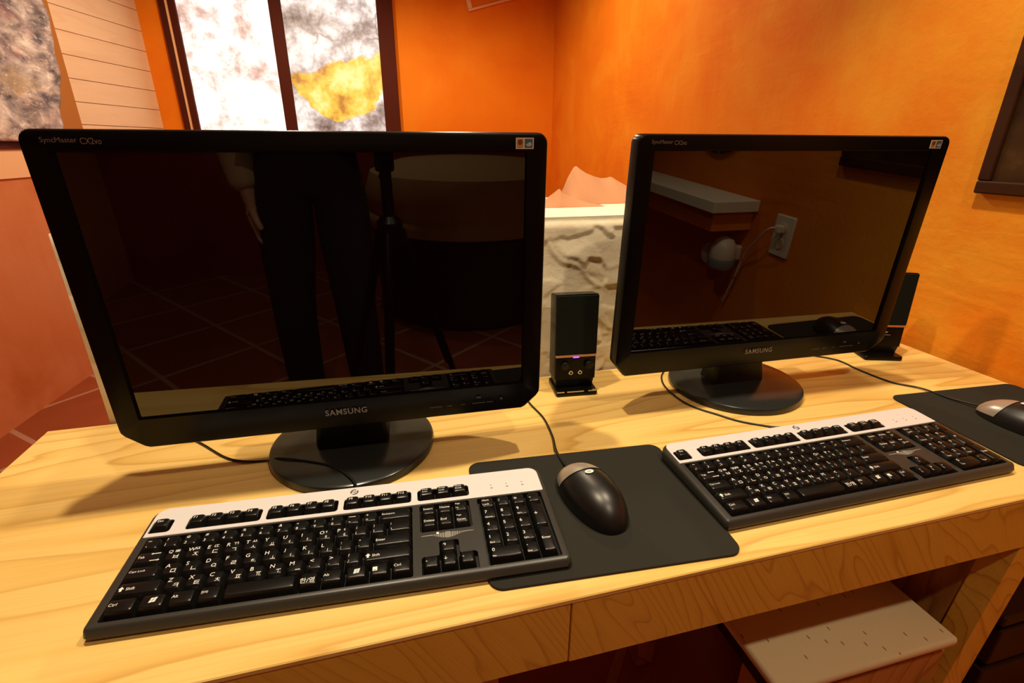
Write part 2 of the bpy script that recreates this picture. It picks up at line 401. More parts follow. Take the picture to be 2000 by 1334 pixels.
# tongue-and-groove planks on the stretch of wall between the plaster wall and the window
PA = Vector((LB[0] - .012, 2.92)); PB = Vector((-1.277, BY)); PL = (PB - PA).length
bm = bmesh.new(); ph = .107; z = -.66
k = 0
while z < ZC - .01:
    z1 = min(z + ph, ZC); box(bm, 0, PL, 0, .10, z + .0012, z1 - .0012, .0015, seg=1); z = z1
box(bm, 0, PL, .03, .1, -.66, ZC)
o = struct(obj('wall_alcove', bm, M['plank'])); o.location = (PA.x, PA.y, Z0); o.rotation_euler = (0, 0, math.atan2((PB - PA).y, (PB - PA).x))
bm = bmesh.new(); box(bm, LB[0] - .30, PA.x - .01, 2.92, 3.05, Z0 + ZF, Z0 + ZC); struct(obj('wall_alcove', bm, M['jamb']))

# window of backlit stone
W = link(bpy.data.objects.new('window_1', None)); W.location = (0, BY, Z0); struct(W)
XA, XB, XC, XD, XE, XF = -1.150, -1.058, -.545, -.472, .1005, .203
ZB_, ZT_ = .30, 1.62
bm = bmesh.new()
box(bm, XA, XB - .055, -.03, 0, ZB_ - .09, ZT_ + .09, .004)
box(bm, XB - .038, XB, -.045, 0, ZB_ - .09, ZT_ + .09, .004)
box(bm, XE, XF, -.045, 0, ZB_ - .09, ZT_ + .09, .004)
box(bm, XB, XE, -.044, 0, ZB_ - .09, ZB_, .004); box(bm, XB, XE, -.044, 0, ZT_, ZT_ + .09, .004)
obj('frame', bm, M['dark_red_wood'], W)
bm = bmesh.new(); box(bm, XC, XD, -.04, 0, ZB_, ZT_, .006); obj('mullion', bm, M['dark_red_wood'], W)
bm = bmesh.new(); box(bm, XB - .055, XB - .038, -.034, 0, ZB_ - .09, ZT_ + .09); obj('seal_strip', bm, M['cream_board'], W)
for x0, x1, m in ((XB, XC, 'pane_a'), (XD, XE, 'pane_b')):
    bm = bmesh.new(); box(bm, x0, x1, -.022, 0, ZB_, ZT_); obj('pane', bm, M[m], W)

# slate sheet standing on the ledge of the left wall
def slate():
    bm = bmesh.new(); ed = [(.432, 2.650), (.466, 2.662), (.606, 2.715), (.718, 2.760), (.828, 2.788), (.934, 2.805), (1.032, 2.791), (1.35, 2.76)]
    zs = np.linspace(.433, 1.30, 60); ye = np.interp(zs, [e[0] for e in ed], [e[1] for e in ed]); ny = 70
    front = []; back = []
    for i, zz in enumerate(zs):
        fr = []; bk_ = []
        for j in range(ny):
            s = j/(ny - 1); y = 1.75 + (ye[i] - 1.75)*s + .0015*math.sin(zz*70 + j*.5)*(s > .97)
            curl = .030 + .012*max(0, s - .8)/.2 + .004*math.sin(zz*23 + j*.33) + .002*math.sin(zz*51 - j*.8)
            fr.append(bm.verts.new((LW(y) + curl + .006, y, zz + Z0))); bk_.append(bm.verts.new((LW(y) + max(.016, curl - .002), y, zz + Z0)))
        front.append(fr); back.append(bk_)
    for i in range(len(zs) - 1):
        for j in range(ny - 1):
            bm.faces.new((front[i][j], front[i][j+1], front[i+1][j+1], front[i+1][j])); bm.faces.new((back[i][j], back[i+1][j], back[i+1][j+1], back[i][j+1]))
        for j in (0, ny - 1): bm.faces.new((front[i][j], front[i+1][j], back[i+1][j], back[i][j]))
    for j in range(ny - 1):
        bm.faces.new((front[0][j], back[0][j], back[0][j+1], front[0][j+1])); bm.faces.new((front[-1][j], front[-1][j+1], back[-1][j+1], back[-1][j]))
    tag(obj('stone_sheet', bm, M['slate'], smooth=True), 'thin grey and pink slate sheet standing against the left wall', 'wall art')
slate()

# low carved cream wall behind the desk
def partition():
    x0, x1, y0, y1, zt = -.452, .80, .507, .86, .303
    nx = 430; zl = np.concatenate([np.linspace(ZF + .001, -.04, 30)[:-1], np.linspace(-.04, zt, 126)]); nz = len(zl)
    X, Zg = np.meshgrid(np.linspace(x0, x1, nx), zl)
    # chiselled facets: long slanting cells, each a slightly tilted plane, with small steps between them
    best = np.full(X.shape, 1e9); h = np.zeros(X.shape); wx = X + .006*np.sin(Zg*70 + X*31); wz = Zg + .005*np.sin(X*57 - Zg*40)
    for i in range(430):
        cx, cz = rng.uniform(x0 - .05, x1 + .05), rng.uniform(-.70, .34); a = (1 if rng.random() < .6 else -1)*rng.uniform(.30, .62)
        du = (wx - cx)*math.cos(a) + (wz - cz)*math.sin(a); dv = -(wx - cx)*math.sin(a) + (wz - cz)*math.cos(a)
        d = np.maximum(np.abs(du)/rng.uniform(1.6, 2.6), np.abs(dv))
        f = rng.uniform(-.0015, .0015) + dv*rng.uniform(-.062, .045) + du*rng.uniform(-.02, .02)
        m_ = d < best; best[m_] = d[m_]; h[m_] = f[m_]
    k_ = np.array([.25, .5, .25]); h = sum(k_[j]*np.roll(h, j - 1, 0) for j in range(3)); h = sum(k_[j]*np.roll(h, j - 1, 1) for j in range(3))
    h = h + .0007*np.sin(X*61 + Zg*37)*np.sin(Zg*53 - X*19)
    top = np.clip((zt - Zg)/.02, 0, 1); h = h*top - .010*(1 - top)**2
    h *= np.clip((X - x0)/.012, 0, 1)
    bm = bmesh.new()
    V = [[bm.verts.new((X[i, j], y0 - max(-.004, h[i, j]), Zg[i, j])) for j in range(nx)] for i in range(nz)]
    for i in range(nz - 1):
        for j in range(nx - 1): bm.faces.new((V[i][j], V[i][j+1], V[i+1][j+1], V[i+1][j]))
    B = {}
    for j in range(nx):
        B[j] = (bm.verts.new((X[0, j], y1, ZF + .001)), bm.verts.new((X[0, j], y1, zt)))
    for j in range(nx - 1):
        bm.faces.new((V[-1][j], V[-1][j+1], B[j+1][1], B[j][1])); bm.faces.new((B[j][0], B[j][1], B[j+1][1], B[j+1][0])); bm.faces.new((V[0][j+1], V[0][j], B[j][0], B[j+1][0]))
    for j in (0, nx - 1): bm.faces.new([V[i][j] for i in range(nz)] + [B[j][1], B[j][0]])
    o = obj('wall_partition', bm, M['stonewall'], smooth=.5); o.location = (0, 0, Z0)
    struct(o)
partition()
t = NT(M['stonewall']); t.bump(t.noise(t.coords((1, 1, 1)), 45, 6, .65), .25, .004)
t.base(t.mix(t.ramp(t.noise(t.coords(), 6, 4), [(.4, (0, 0, 0)), (.7, (1, 1, 1))]), (.80, .71, .53), (.72, .62, .45)))

# ================================================================== desk
DX0, DX1, DY = -.534, RW(.0) - .003, .500
D = thing('desk', 'long pale pine desk with an orange wood apron, against the right wall', 'desk', (0, 0, -Z0))
def dobj(name, bm, m, **k): 
    bmesh.ops.translate(bm, verts=bm.verts, vec=(0, 0, Z0)); return obj(name, bm, m, D, **k)
bm = bmesh.new(); loft(bm, [[(x, y, z) for y, z in ((0, -.0012), (.0012, 0), (DY, 0), (DY, -.022), (.0215, -.022), (.0215, -.0055), (0, -.0055))] for x in (DX0, DX1)]); dobj('tabletop', bm, M['desk'])
bm = bmesh.new(); box(bm, DX0, .152, .0015, .021, -.090, -.0056, .0008, seg=1); dobj('apron_board', bm, M['apron'])
bm = bmesh.new(); box(bm, .1532, DX1, .0012, .021, -.091, -.0056, .0008, seg=1); dobj('apron_board', bm, M['apron'])
bm = bmesh.new(); box(bm, DX0 + .002, DX0 + .021, .022, DY - .02, -.090, -.0225); dobj('end_board', bm, M['apron'])
bm = bmesh.new(); box(bm, DX0 + .022, DX1 - .03, DY - .03, DY - .012, -.090, -.0225); dobj('back_rail', bm, M['dark_red_wood'])
bm = bmesh.new(); box(bm, DX0 + .03, DX0 + .10, .03, .10, -Z0, -.0225, .002); dobj('leg', bm, M['leg'])
bm = bmesh.new(); box(bm, DX0 + .03, DX0 + .10, DY - .12, DY - .035, -Z0, -.0225, .002); dobj('leg', bm, M['leg'])
bm = bmesh.new(); box(bm, .028, .083, .028, .095, -Z0, -.0225, .002); dobj('leg', bm, M['leg'])
# slanting end panel on the right: knotty inner face, orange front edge
def panel(x0, x1, y0, y1):
    b = bmesh.new(); sh = .125
    loft(b, [[(x0 - sh*(-z - .0225), y0, z), (x1 - sh*(-z - .0225), y0, z), (x1 - sh*(-z - .0225), y1, z), (x0 - sh*(-z - .0225), y1, z)] for z in (-Z0, -.0225)])
    return b
dobj('side_panel', panel(.832, .872, .042, DY - .05), M['leg'])
dobj('front_post', panel(.829, .875, .006, .041), M['apron'])

# ================================================================== monitors
def poly_outline():
    a = rrect(-.262, .262, -.045, .322, [.001, .001, .012, .012], 6)
    top = [p for p in a if p[1] > .2]
    bl = [(-.262, -.010), (-.2615, -.0165), (-.258, -.022), (-.243, -.041), (-.238, -.045)]
    br = [(.238, -.045), (.243, -.041), (.258, -.022), (.2615, -.0165), (.262, -.010)]
    return bl + br + top
TEXTS = {}
def text_mesh(strings):
    obs = []
    for s_ in strings:
        c = bpy.data.curves.new('txt', 'FONT'); c.body = s_; c.size = 1; c.resolution_u = 3; c.offset = .014 if s_ == 'SAMSUNG' else 0.0; c.space_character = 1.12 if s_ == 'SAMSUNG' else 1.0; c.align_x = 'LEFT'
        o_ = bpy.data.objects.new('txt', c); COL.objects.link(o_); obs.append((s_, o_, c))
    dg = bpy.context.evaluated_depsgraph_get(); dg.update()
    for s_, o_, c in obs:
        me = bpy.data.meshes.new_from_object(o_.evaluated_get(dg))
        vs = np.array([v.co[:2] for v in me.vertices]) if len(me.vertices) else np.zeros((0, 2))
        fs = [tuple(p.vertices) for p in me.polygons]
        if len(vs): vs = vs - vs.min(0)
        TEXTS[s_] = (vs, fs)
        bpy.data.meshes.remove(me); bpy.data.objects.remove(o_); bpy.data.curves.remove(c)
def put_text(bm, s_, x, y, z, h, mi=0, plane='xy', w=None, cy=False, maxw=None):
    """text with its lower left corner at x, y, glyph height h, in the xy or xz plane"""
    vs, fs = TEXTS[s_]
    if not len(vs): return
    H = max(vs[:, 1].max(), 1e-3); k = h/H; kx = k if w is None else w/vs[:, 0].max()
    if maxw and kx*vs[:, 0].max() > maxw: kx = maxw/vs[:, 0].max()
    nv = [bm.verts.new((x + a*kx, y + b*k, z) if plane == 'xy' else (x + a*kx, z, y + b*k)) for a, b in vs]
    for f in fs:
        try: bm.faces.new([nv[i] for i in f]).material_index = mi
        except ValueError: pass
text_mesh(['SAMSUNG', 'SyncMaster', 'CX2vo', '226', 'hp'])
DASH_XZ = [(.108, .016), (.131, .007), (.150, .006), (.166, .018), (.186, .009)]
def monitor(base, o, ang, tilt, label):
    R = thing('computer_monitor', label, 'monitor', base, ang, 'black widescreen monitors on the desk')
    dv = Vector(o) - Vector(base); ca, sa = math.cos(-ang), math.sin(-ang)
    MM = Matrix.Translation((dv.x*ca - dv.y*sa, dv.x*sa + dv.y*ca, dv.z)) @ Matrix.Rotation(tilt, 4, 'X')
    toXZ = Matrix(((1, 0, 0, 0), (0, 0, -1, 0), (0, 1, 0, 0), (0, 0, 0, 1)))   # (x, v, d) -> x, -d, v
    P = poly_outline(); hole = rrect(-.2370, .2370, 0, .302, .001, 3)
    bm = bmesh.new()
    a = fill(bm, [inset(P, .003), hole], 0)
    r1 = walls(bm, a[0], -.0008, pts=inset(P, .0012)); r2 = walls(bm, r1, -.003, pts=P); r3 = walls(bm, r2, -.022); walls(bm, r3, -.024, pts=inset(P, .002))
    h1 = walls(bm, a[1], -.0045, pts=inset(hole, .0015))
    # faceted strip that leans away along the lower edge
    for v in bm.verts:
        if v.co.y < -.030 and v.co.z > -.006: v.co.z -= (-.030 - v.co.y)*.55
    xf(bm, MM @ toXZ)
    bez = obj('front_bezel', bm, M['bezel'], R, smooth=.5)
    bm = bmesh.new(); Q = inset(P, .010)
    loft(bm, [[(x, y, d) for x, y in inset(P, k)] for k, d in ((.002, -.023), (.008, -.030), (.03, -.046), (.075, -.060), (.09, -.062))], cap0=True)
    xf(bm, MM @ toXZ); obj('back_housing', bm, M['black'], R, smooth=.5)
    bm = bmesh.new(); fill(bm, [rrect(-.2356, .2356, .0014, .3006, .001, 3)], -.004); xf(bm, MM @ toXZ)
    obj('screen', bm, M['screen'], R)['label'] = 'dark glossy screen, switched off'
    # lettering
    bm = bmesh.new(); put_text(bm, 'SAMSUNG', -.026, -.0205, .0004, .0085, w=.052); xf(bm, MM @ toXZ); obj('logo_lettering', bm, M['grey_print'], bez)
    bm = bmesh.new(); put_text(bm, 'SyncMaster', -.243, .3085, .0004, .0062, w=.031); put_text(bm, 'CX2vo', -.2095, .3085, .0004, .0058, w=.018); xf(bm, MM @ toXZ); obj('model_lettering', bm, mat('dim_print', (.20, .14, .11), .5), bez)
    bm = bmesh.new()
    for x, w_ in DASH_XZ:
        fill(bm, [rrect(x, x + w_, -.0245, -.0235, .0002, 2)], .0004)
    fill(bm, [rrect(.172, .178, -.0165, -.0145, .0004, 2)], .0004); fill(bm, [rrect(.205, .208, -.022, -.019, .0004, 2)], .0004)
    xf(bm, MM @ toXZ); obj('button_marks', bm, mat('faint_print', (.10, .10, .095), .5), bez)
    bm = bmesh.new(); box(bm, .2235, .2445, .3045, .3165, 0, .0005); xf(bm, MM @ toXZ); st = obj('sticker', bm, M['white_sticker'], bez)
    bm = bmesh.new(); fill(bm, [rrect(.2248, .2322, .3056, .3154, .0006, 3)], .0007, 0); fill(bm, [rrect(.2338, .2433, .3056, .3154, .0004, 3)], .0007, 1)
    c = [(.2285 + .0028*math.cos(2*PI*i/20), .3118 + .0028*math.sin(2*PI*i/20)) for i in range(20)]; fill(bm, [c], .0009, 2)
    fill(bm, [[(.2348, .3095), (.2375, .3105), (.2398, .3122), (.2425, .3100), (.2415, .3075), (.2372, .3072)]], .0009, 3)
    xf(bm, MM @ toXZ); obj('sticker_print', bm, [M['sticker_orange'], M['sticker_blue'], M['sticker_brown'], M['sticker_pale']], st)
    # stand
    bm = bmesh.new(); lathe(bm, [(.108, .0002), (.1165, .001), (.1172, .008), (.1160, .0115), (.1125, .0135), (.06, .0150), (.02, .0152)], 72)
    obj('stand_base', bm, M['base'], R, smooth=.6)
    bm = bmesh.new()
    loft(bm, [[(x, y, z) for x, y in rrect(-wd, wd, y0, y1, .008, 4)] for wd, y0, y1, z in ((.052, -.018, .034, .0145), (.0485, -.013, .030, .05), (.047, -.010, .028, .16), (.046, -.014, .022, .22))])
    obj('stand_neck', bm, M['black'], R, smooth=.6)
    return R
m1 = monitor((-.0653, .3397, 0), (-.06402, .26900, .11225), -.0328, .0310, 'left black widescreen monitor with a dark screen, behind the left keyboard')
m2 = monitor((.6174, .3769, 0), (.60333, .31280, .11335), -.0220, .0450, 'right black widescreen monitor reflecting a shelf and wall socket, nearest the right wall')

# ================================================================== keyboards
KW, KY0, KY1 = .4575, -.002, .152
U = .01875; RP = .0190; RY = .0065; XM, XN, XP = .0112, .3020, .3715
JAMO = dict(Q='ㅂ', W='ㅈ', E='ㄷ', R='ㄱ', T='ㅅ', Y='ㅛ', U='ㅕ', I='ㅑ', O='ㅐ', P='ㅔ', A='ㅁ', S='ㄴ', D='ㅇ', F='ㄹ', G='ㅎ', H='ㅗ', J='ㅓ', K='ㅏ', L='ㅣ', Z='ㅋ', X='ㅌ', C='ㅊ', V='ㅍ', B='ㅠ', N='ㅜ', M='ㅡ')
SHIFT = dict(Q='ㅃ', W='ㅉ', E='ㄸ', R='ㄲ', T='ㅆ', O='ㅒ', P='ㅖ')
KEYS = []   # x, y, w, d, legends
def row(x, r, items):
    for it in items:
        wd, leg = it
        if leg is not None: KEYS.append((x, RY + r*RP, wd*U, RP, leg))
        x += wd*U
def pair(a, b): return ('pair', a, b)
row(XM, 4, [(1, pair('~', '`'))] + [(1, pair(a, b)) for a, b in zip('!@#$%^&*()_+', '1234567890-=')] + [(2, ('word', 'Backspace'))])
row(XM, 3, [(1.5, ('tab', 'Tab'))] + [(1, ('let', c)) for c in 'QWERTYUIOP'] + [(1, pair('{', '[')), (1, pair('}', ']')), (1.5, pair('|', '\\'))])
row(XM, 2, [(1.75, ('word', 'Caps Lock'))] + [(1, ('let', c)) for c in 'ASDFGHJKL'] + [(1, pair(':', ';')), (1, pair('"', "'")), (2.25, ('word', 'Enter'))])
row(XM, 1, [(2.25, ('icon', 'Shift'))] + [(1, ('let', c)) for c in 'ZXCVBNM'] + [(1, pair('<', ',')), (1, pair('>', '.')), (1, pair('?', '/')), (2.75, ('icon', 'Shift'))])
row(XM, 0, [(1.5, ('word', 'Ctrl')), (1.35, ('win', '')), (1.35, ('word', 'Alt')), (1.2, ('word', '한자')), (3.65, ('none', '')), (1.1, ('big', '한/영')), (1.25, ('word', 'Alt')), (1.25, ('win', '')), (1.15, ('menu', '')), (1.2, ('word', 'Ctrl'))])
row(XN, 4, [(1, ('word', 'Insert')), (1, ('word', 'Home')), (1, ('two', 'Page', 'Up'))])
row(XN, 3, [(1, ('word', 'Delete')), (1, ('word', 'End')), (1, ('two', 'Page', 'Down'))])
row(XN, 1, [(1, None), (1, ('word', '↑'))]); row(XN, 0, [(1, ('word', '←')), (1, ('word', '↓')), (1, ('word', '→'))])
row(XP, 4, [(1, ('two', 'Num', 'Lock')), (1, ('word', '/')), (1, ('word', '*')), (1, ('word', '-'))])
row(XP, 3, [(1, ('num', '7', 'Home')), (1, ('num', '8', '↑')), (1, ('num', '9', 'PgUp'))])
row(XP, 2, [(1, ('num', '4', '←')), (1, ('num', '5', '')), (1, ('num', '6', '→'))])
row(XP, 1, [(1, ('num', '1', 'End')), (1, ('num', '2', '↓')), (1, ('num', '3', 'PgDn'))])
row(XP, 0, [(2, ('num', '0', 'Ins')), (1, ('num', '.', 'Del'))])
KEYS.append((XP + 3*U, RY + 2*RP, U, 2*RP, ('word', '+'))); KEYS.append((XP + 3*U, RY, U, 2*RP, ('word', 'Enter')))
FK = [(.0085, 'Esc')] + [(.0452 + i*.0191, 'F%d' % (i+1)) for i in range(4)] + [(.1290 + i*.0192, 'F%d' % (i+5)) for i in range(4)] + [(.2140 + i*.0192, 'F%d' % (i+9)) for i in range(4)]
FK2 = [(.3005 + i*.0200, a, b) for i, (a, b) in enumerate((('Print', 'SysRq'), ('Scroll', 'Lock'), ('Pause', 'Break')))]
words = set()
for *_, leg in KEYS:
    words |= set(x for x in leg[1:] if x)
    if leg[0] == 'let': words |= {JAMO[leg[1]]} | ({SHIFT[leg[1]]} if leg[1] in SHIFT else set())
words |= {f for _, f in FK} | {x for q in FK2 for x in q[1:]}
text_mesh(sorted(words - set(TEXTS)))

TILT = math.atan2(.023 - .0155, .151)
KM = Matrix.Translation((0, 0, .0155)) @ Matrix.Rotation(TILT, 4, 'X')   # deck plane -> keyboard space
def cap(bm, x0, x1, y0, y1, zb, zt, ins=.0027, insf=.0029, insb=.0020):
    rings = []
    for f, z in ((0, zb), (.25, zb + (zt - zb)*.25), (1, zt - .0007), (1.22, zt - .0002), (1.45, zt)):
        rings.append([(x, y, z) for x, y in rrect(x0 + ins*f, x1 - ins*f, y0 + insf*f, y1 - insb*f, .0006 + .0010*f, 3)])
    loft(bm, rings, cap0=False)
def legend(bm, leg, x0, x1, y0, y1, z):
    k = leg[0]; L_, R_, B_, T_ = x0 + .0038, x1 - .0038, y0 + .0042, y1 - .0034
    z += .00012
    tw = R_ - L_
    if k == 'pair':
        for s_, yy in ((leg[1], T_ - .0038), (leg[2], B_)):
            h_ = dict([('-', .0007), ('_', .0007), ('=', .0015), ('`', .0012), ('~', .001), ('*', .0022), ('^', .0018), ('"', .0014), ("'", .0014), ('.', .0008), (',', .0012), (':', .0026), ('+', .0026)]).get(s_, .0036)
            dy = .0012 if h_ < .0017 else 0
            put_text(bm, s_, L_ + .001, yy + dy, z, h_, 1)
    elif k == 'let':
        put_text(bm, leg[1], L_, T_ - .0046, z, .0046, 1)
        put_text(bm, JAMO[leg[1]], L_ + tw*.58, B_ + .0002, z, .0007 if leg[1] == 'M' else .0042 if leg[1] not in 'TGR' else .0034, 1, maxw=.0046)
        if leg[1] in SHIFT: put_text(bm, SHIFT[leg[1]], L_ + tw*.58, T_ - .0034, z, .0032, 1, maxw=.0048)
    elif k == 'word':
        s_ = leg[1]; h_ = .0032 if s_ not in '↑↓←→+-*/' else .0040
        if s_ in '←→': h_ = .0018
        if s_ == '-': h_ = .0007
        put_text(bm, s_, L_, (y0 + y1)/2 - .0002, z, h_, 1, maxw=min(tw*1.05, .019))
    elif k == 'two':
        put_text(bm, leg[1], L_ - .0005, T_ - .0034, z, .0028, 1, maxw=tw*1.05); put_text(bm, leg[2], L_ - .0005, B_ + .0014, z, .0028, 1, maxw=tw*1.05)
    elif k == 'num':
        put_text(bm, leg[1], L_, T_ - .0046 if leg[1] != '.' else T_ - .003, z, .0044 if leg[1] != '.' else .001, 1)
        if leg[2]: put_text(bm, leg[2], L_ - .0004, B_ - .0004, z, .0024 if leg[2] not in '←→' else .0014, 1, maxw=tw)
    elif k == 'tab':
        put_text(bm, 'Tab', L_, (y0 + y1)/2 - .0005, z, .0030, 1)
        for yy, s_ in ((B_ + .0002, 1), (T_ - .0022, -1)):
            fill(bm, [[(R_ - .0075, yy), (R_, yy), (R_, yy + .0009), (R_ - .0075, yy + .0009)]], z, 1)
            xx = R_ if s_ > 0 else R_ - .0075
            fill(bm, [[(xx, yy - .0008), (xx + .0018*s_, yy + .00045), (xx, yy + .0017)][::s_]], z, 1)
    elif k == 'icon':
        cx, cy = L_ + .0022, (y0 + y1)/2 + .0002
        fill(bm, [[(cx - .0011, cy - .0026), (cx + .0011, cy - .0026), (cx + .0011, cy), (cx + .0026, cy), (cx, cy + .003), (cx - .0026, cy), (cx - .0011, cy)]], z, 1)
        put_text(bm, 'Shift', L_ + .0065, cy - .0018, z, .0032, 1)
    elif k == 'win':
        cx, cy = (x0 + x1)/2 - .0026, (y0 + y1)/2 - .002
        for a, b in ((0, 0), (.0029, .0003), (.0005, .0028), (.0034, .0031)):
            fill(bm, [[(cx + a, cy + b), (cx + a + .0025, cy + b + .0004), (cx + a + .0029, cy + b + .0028), (cx + a + .0004, cy + b + .0024)]], z, 1)
    elif k == 'menu':
        cx, cy = L_ + .0006, (y0 + y1)/2 - .002
        fill(bm, [rrect(cx, cx + .0046, cy, cy + .0050, .0003, 2), rrect(cx + .0008, cx + .0034, cy + .0009, cy + .0016, .0001, 2)], z, 1)
    elif k == 'big':
        put_text(bm, '한/영', L_ - .001, B_ + .0005, z, .0062, 1, maxw=tw*1.12)
def make_keyboard(loc, rz, label):
    R = thing('keyboard', label, 'keyboard', loc, rz, 'black and silver keyboards on the desk')
    # case: charcoal deck with wells, curved skirt
    P = rrect(0, KW, KY0, KY1, [.004, .006, .013, .013], 6)
    tee = [(.3015, .0042), (.3605, .0042), (.3605, .0250), (.3580, .0272), (.3430, .0272), (.3420, .0290), (.3420, .0445), (.3400, .0465), (.3225, .0465), (.3205, .0445), (.3205, .0290), (.3195, .0272), (.3035, .0272), (.3015, .0250)]
    wells = [rrect(.0100, .2928, .0042, .1052, .002, 3), rrect(.3010, .3598, .0620, .1052, .0025, 3), tee, rrect(.3693, .4488, .0042, .1052, .002, 3)]
    fw = [rrect(.0070, .0285, .1118, .1310, [.002, .0035, .0035, .0035], 4), rrect(.0440, .1222, .1118, .1310, .0035, 4), rrect(.1280, .2068, .1118, .1310, .0035, 4), rrect(.2130, .2918, .1118, .1310, .0035, 4), rrect(.2990, .3615, .1118, .1310, .0035, 4)]
    bm = bmesh.new(); a = fill(bm, [inset(P, .003)] + wells + fw, 0)
    for L_ in a[1:]: walls(bm, L_, -.0075, 1)
    r = walls(bm, a[0], -.0008, pts=inset(P, .0012)); r = walls(bm, r, -.003, pts=P)
    fill(bm, [inset(P, .004)], -.0074, 1)
    xf(bm, KM)
    # skirt down to the desk
    ring = [KM @ Vector((x, y, -.003)) for x, y in P]
    rings = [[tuple(p) for p in ring]]
    for f, d in ((.45, 0.0006), (.8, -.0004), (.97, -.002), (1, -.0045)):
        Q = inset(P, -d); rings.append([(q[0], q[1] + (0 if q[1] > .02 else -.0012*math.sin(f*PI)), p.z*(1 - f) + .0010*f) for q, p in zip(Q, ring)])
    loft(bm, rings, cap0=False)
    bmesh.ops.remove_doubles(bm, verts=bm.verts, dist=1e-6)
    case = obj('case', bm, [M['case'], M['well']], R, smooth=.7)
    # silver strip with function key openings
    bm = bmesh.new(); SP = rrect(.0046, .4525, .1068, .1508, [.0008, .0008, .0115, .0115], 6)
    a = fill(bm, [inset(SP, .0005)] + fw, .0014)
    r = walls(bm, a[0], .0010, pts=SP); walls(bm, r, -.0002)
    for L_ in a[1:]: walls(bm, L_, -.0002)
    for lx in (.3890, .4085, .4281):
        for (dx, dy, w_) in ((-.0004, 0, .003), (0, .0052, .0016)):
            fill(bm, [rrect(lx + dx, lx + dx + w_, .1195 + dy, .1205 + dy, .0003, 2)], .00155, 1)
    xf(bm, KM); obj('silver_strip', bm, [M['silver'], M['print_dark']], R, smooth=.5)['label'] = 'silver strip with openings for the function keys'
    # round emblem on the strip
    bm = bmesh.new(); cx, cy = .2235, .1420
    for a0, a1 in ((.35*PI, 1.18*PI), (1.35*PI, 2.18*PI)):
        o_ = [(cx + .0048*math.cos(a0 + (a1-a0)*i/12), cy + .0048*math.sin(a0 + (a1-a0)*i/12)) for i in range(13)]
        i_ = [(cx + .0034*math.cos(a0 + (a1-a0)*i/12), cy + .0034*math.sin(a0 + (a1-a0)*i/12)) for i in range(13)]
        fill(bm, [o_ + i_[::-1]], .0016)
    put_text(bm, 'hp', cx - .0028, cy - .0026, .0016, .0052, w=.0056)
    xf(bm, KM); obj('emblem', bm, M['print_dark'], R)
    # worn silver winged decal between the navigation keys and the arrows
    bm = bmesh.new(); cx, cy = .331, .0545
    for sgn in (-1, 1):
        for k in range(5):
            x0 = .004 + k*.0026; fill(bm, [[(cx + sgn*x0, cy - .0042 + k*.0010), (cx + sgn*(x0 + .0020), cy - .0036 + k*.0010), (cx + sgn*(x0 + .0024), cy + .0034 - k*.0003), (cx + sgn*(x0 + .0004), cy + .0040 - k*.0003)][::sgn]], .0003)
        fill(bm, [[(cx + sgn*.012, cy + .0006), (cx + sgn*.029, cy + .0012), (cx + sgn*.029, cy + .0022), (cx + sgn*.012, cy + .0026)][::sgn]], .0003)
    fill(bm, [rrect(cx - .0036, cx + .0036, cy - .0045, cy + .0045, .002, 4)], .0003)
    fill(bm, [rrect(cx - .0125, cx - .0095, cy + .0024, cy + .0050, .0008, 3)], .0005, 1)
    xf(bm, KM); obj('winged_decal', bm, [M['decal'], M['legend']], R)
    # keys
    g = .0005; n = 0; rest = None
    for x, y, wd, dp, leg in KEYS:
        b = bmesh.new(); zt = .0046 + (.0006 if y < RY + .5*RP else 0)
        cap(b, x + g, x + wd - g, y + g, y + dp - g, -.0055, zt)
        if leg[0] != 'none': legend(b, leg, x, x + wd, y, y + dp, zt)
        xf(b, KM); obj('key', b, [M['key'], M['legend']], R, smooth=.6); n += 1
    for x, s_ in FK[:11]:
        b = bmesh.new(); x1 = x + .0182; cap(b, x, x1, .1128, .1302, -.0055, .0058, .0028, .0050, .0012)
        put_text(b, s_, x + .0052, .1236, .0060, .0034, 1); xf(b, KM); obj('key', b, [M['key'], M['legend']], R, smooth=.6); n += 1
    b = bmesh.new()
    for x, s_ in FK[11:]:
        cap(b, x, x + .0182, .1128, .1302, -.0055, .0058, .0028, .0050, .0012); put_text(b, s_, x + .0050, .1236, .0060, .0034, 1)
    for i, (x, s1, s2) in enumerate(FK2):
        cap(b, x, x + .0188, .1128, .1302, -.0055, .0058, .0028, .0050, .0012)
        put_text(b, s1, x + .0046, .1252, .0060, .0024, 1, maxw=.0098); put_text(b, s2, x + .0046, .1212, .0060, .0024, 1, maxw=.0098)
    xf(b, KM); o_ = obj('end_keys', b, [M['key'], M['legend']], R, smooth=.6); o_['kind'] = 'stuff'
    return R
K1 = (-.2912, .0662, .0); K1A = -.0631
K2 = (.3584, .0441, .0); K2A = .0018
k1 = make_keyboard(K1, K1A, 'left black keyboard with a silver top strip, in front of the left monitor')
k2 = dup(k1, K2, K2A, 'right black keyboard with a silver top strip, in front of the right monitor')
def cord(name, pts, parent, r=.0016, k=8):
    L = parent.matrix_basis.inverted()
    b = bmesh.new(); tube(b, [L @ Vector((p[0], p[1], p[2] + Z0)) for p in catmull(pts, k)], r, 10)
    return obj(name, b, M['cable'], parent, smooth=True)
cord('cord', [(-.33, .44, .0018), (-.288, .398, .0018), (-.244, .350, .0018), (-.213, .332, .0020), (-.184, .326, .0025), (-.166, .309, .0150), (-.126, .2905, .0158), (-.091, .2685, .0156), (-.067, .237, .0165), (-.0585, .214, .0185), (-.0580, .205, .0175)], k1)
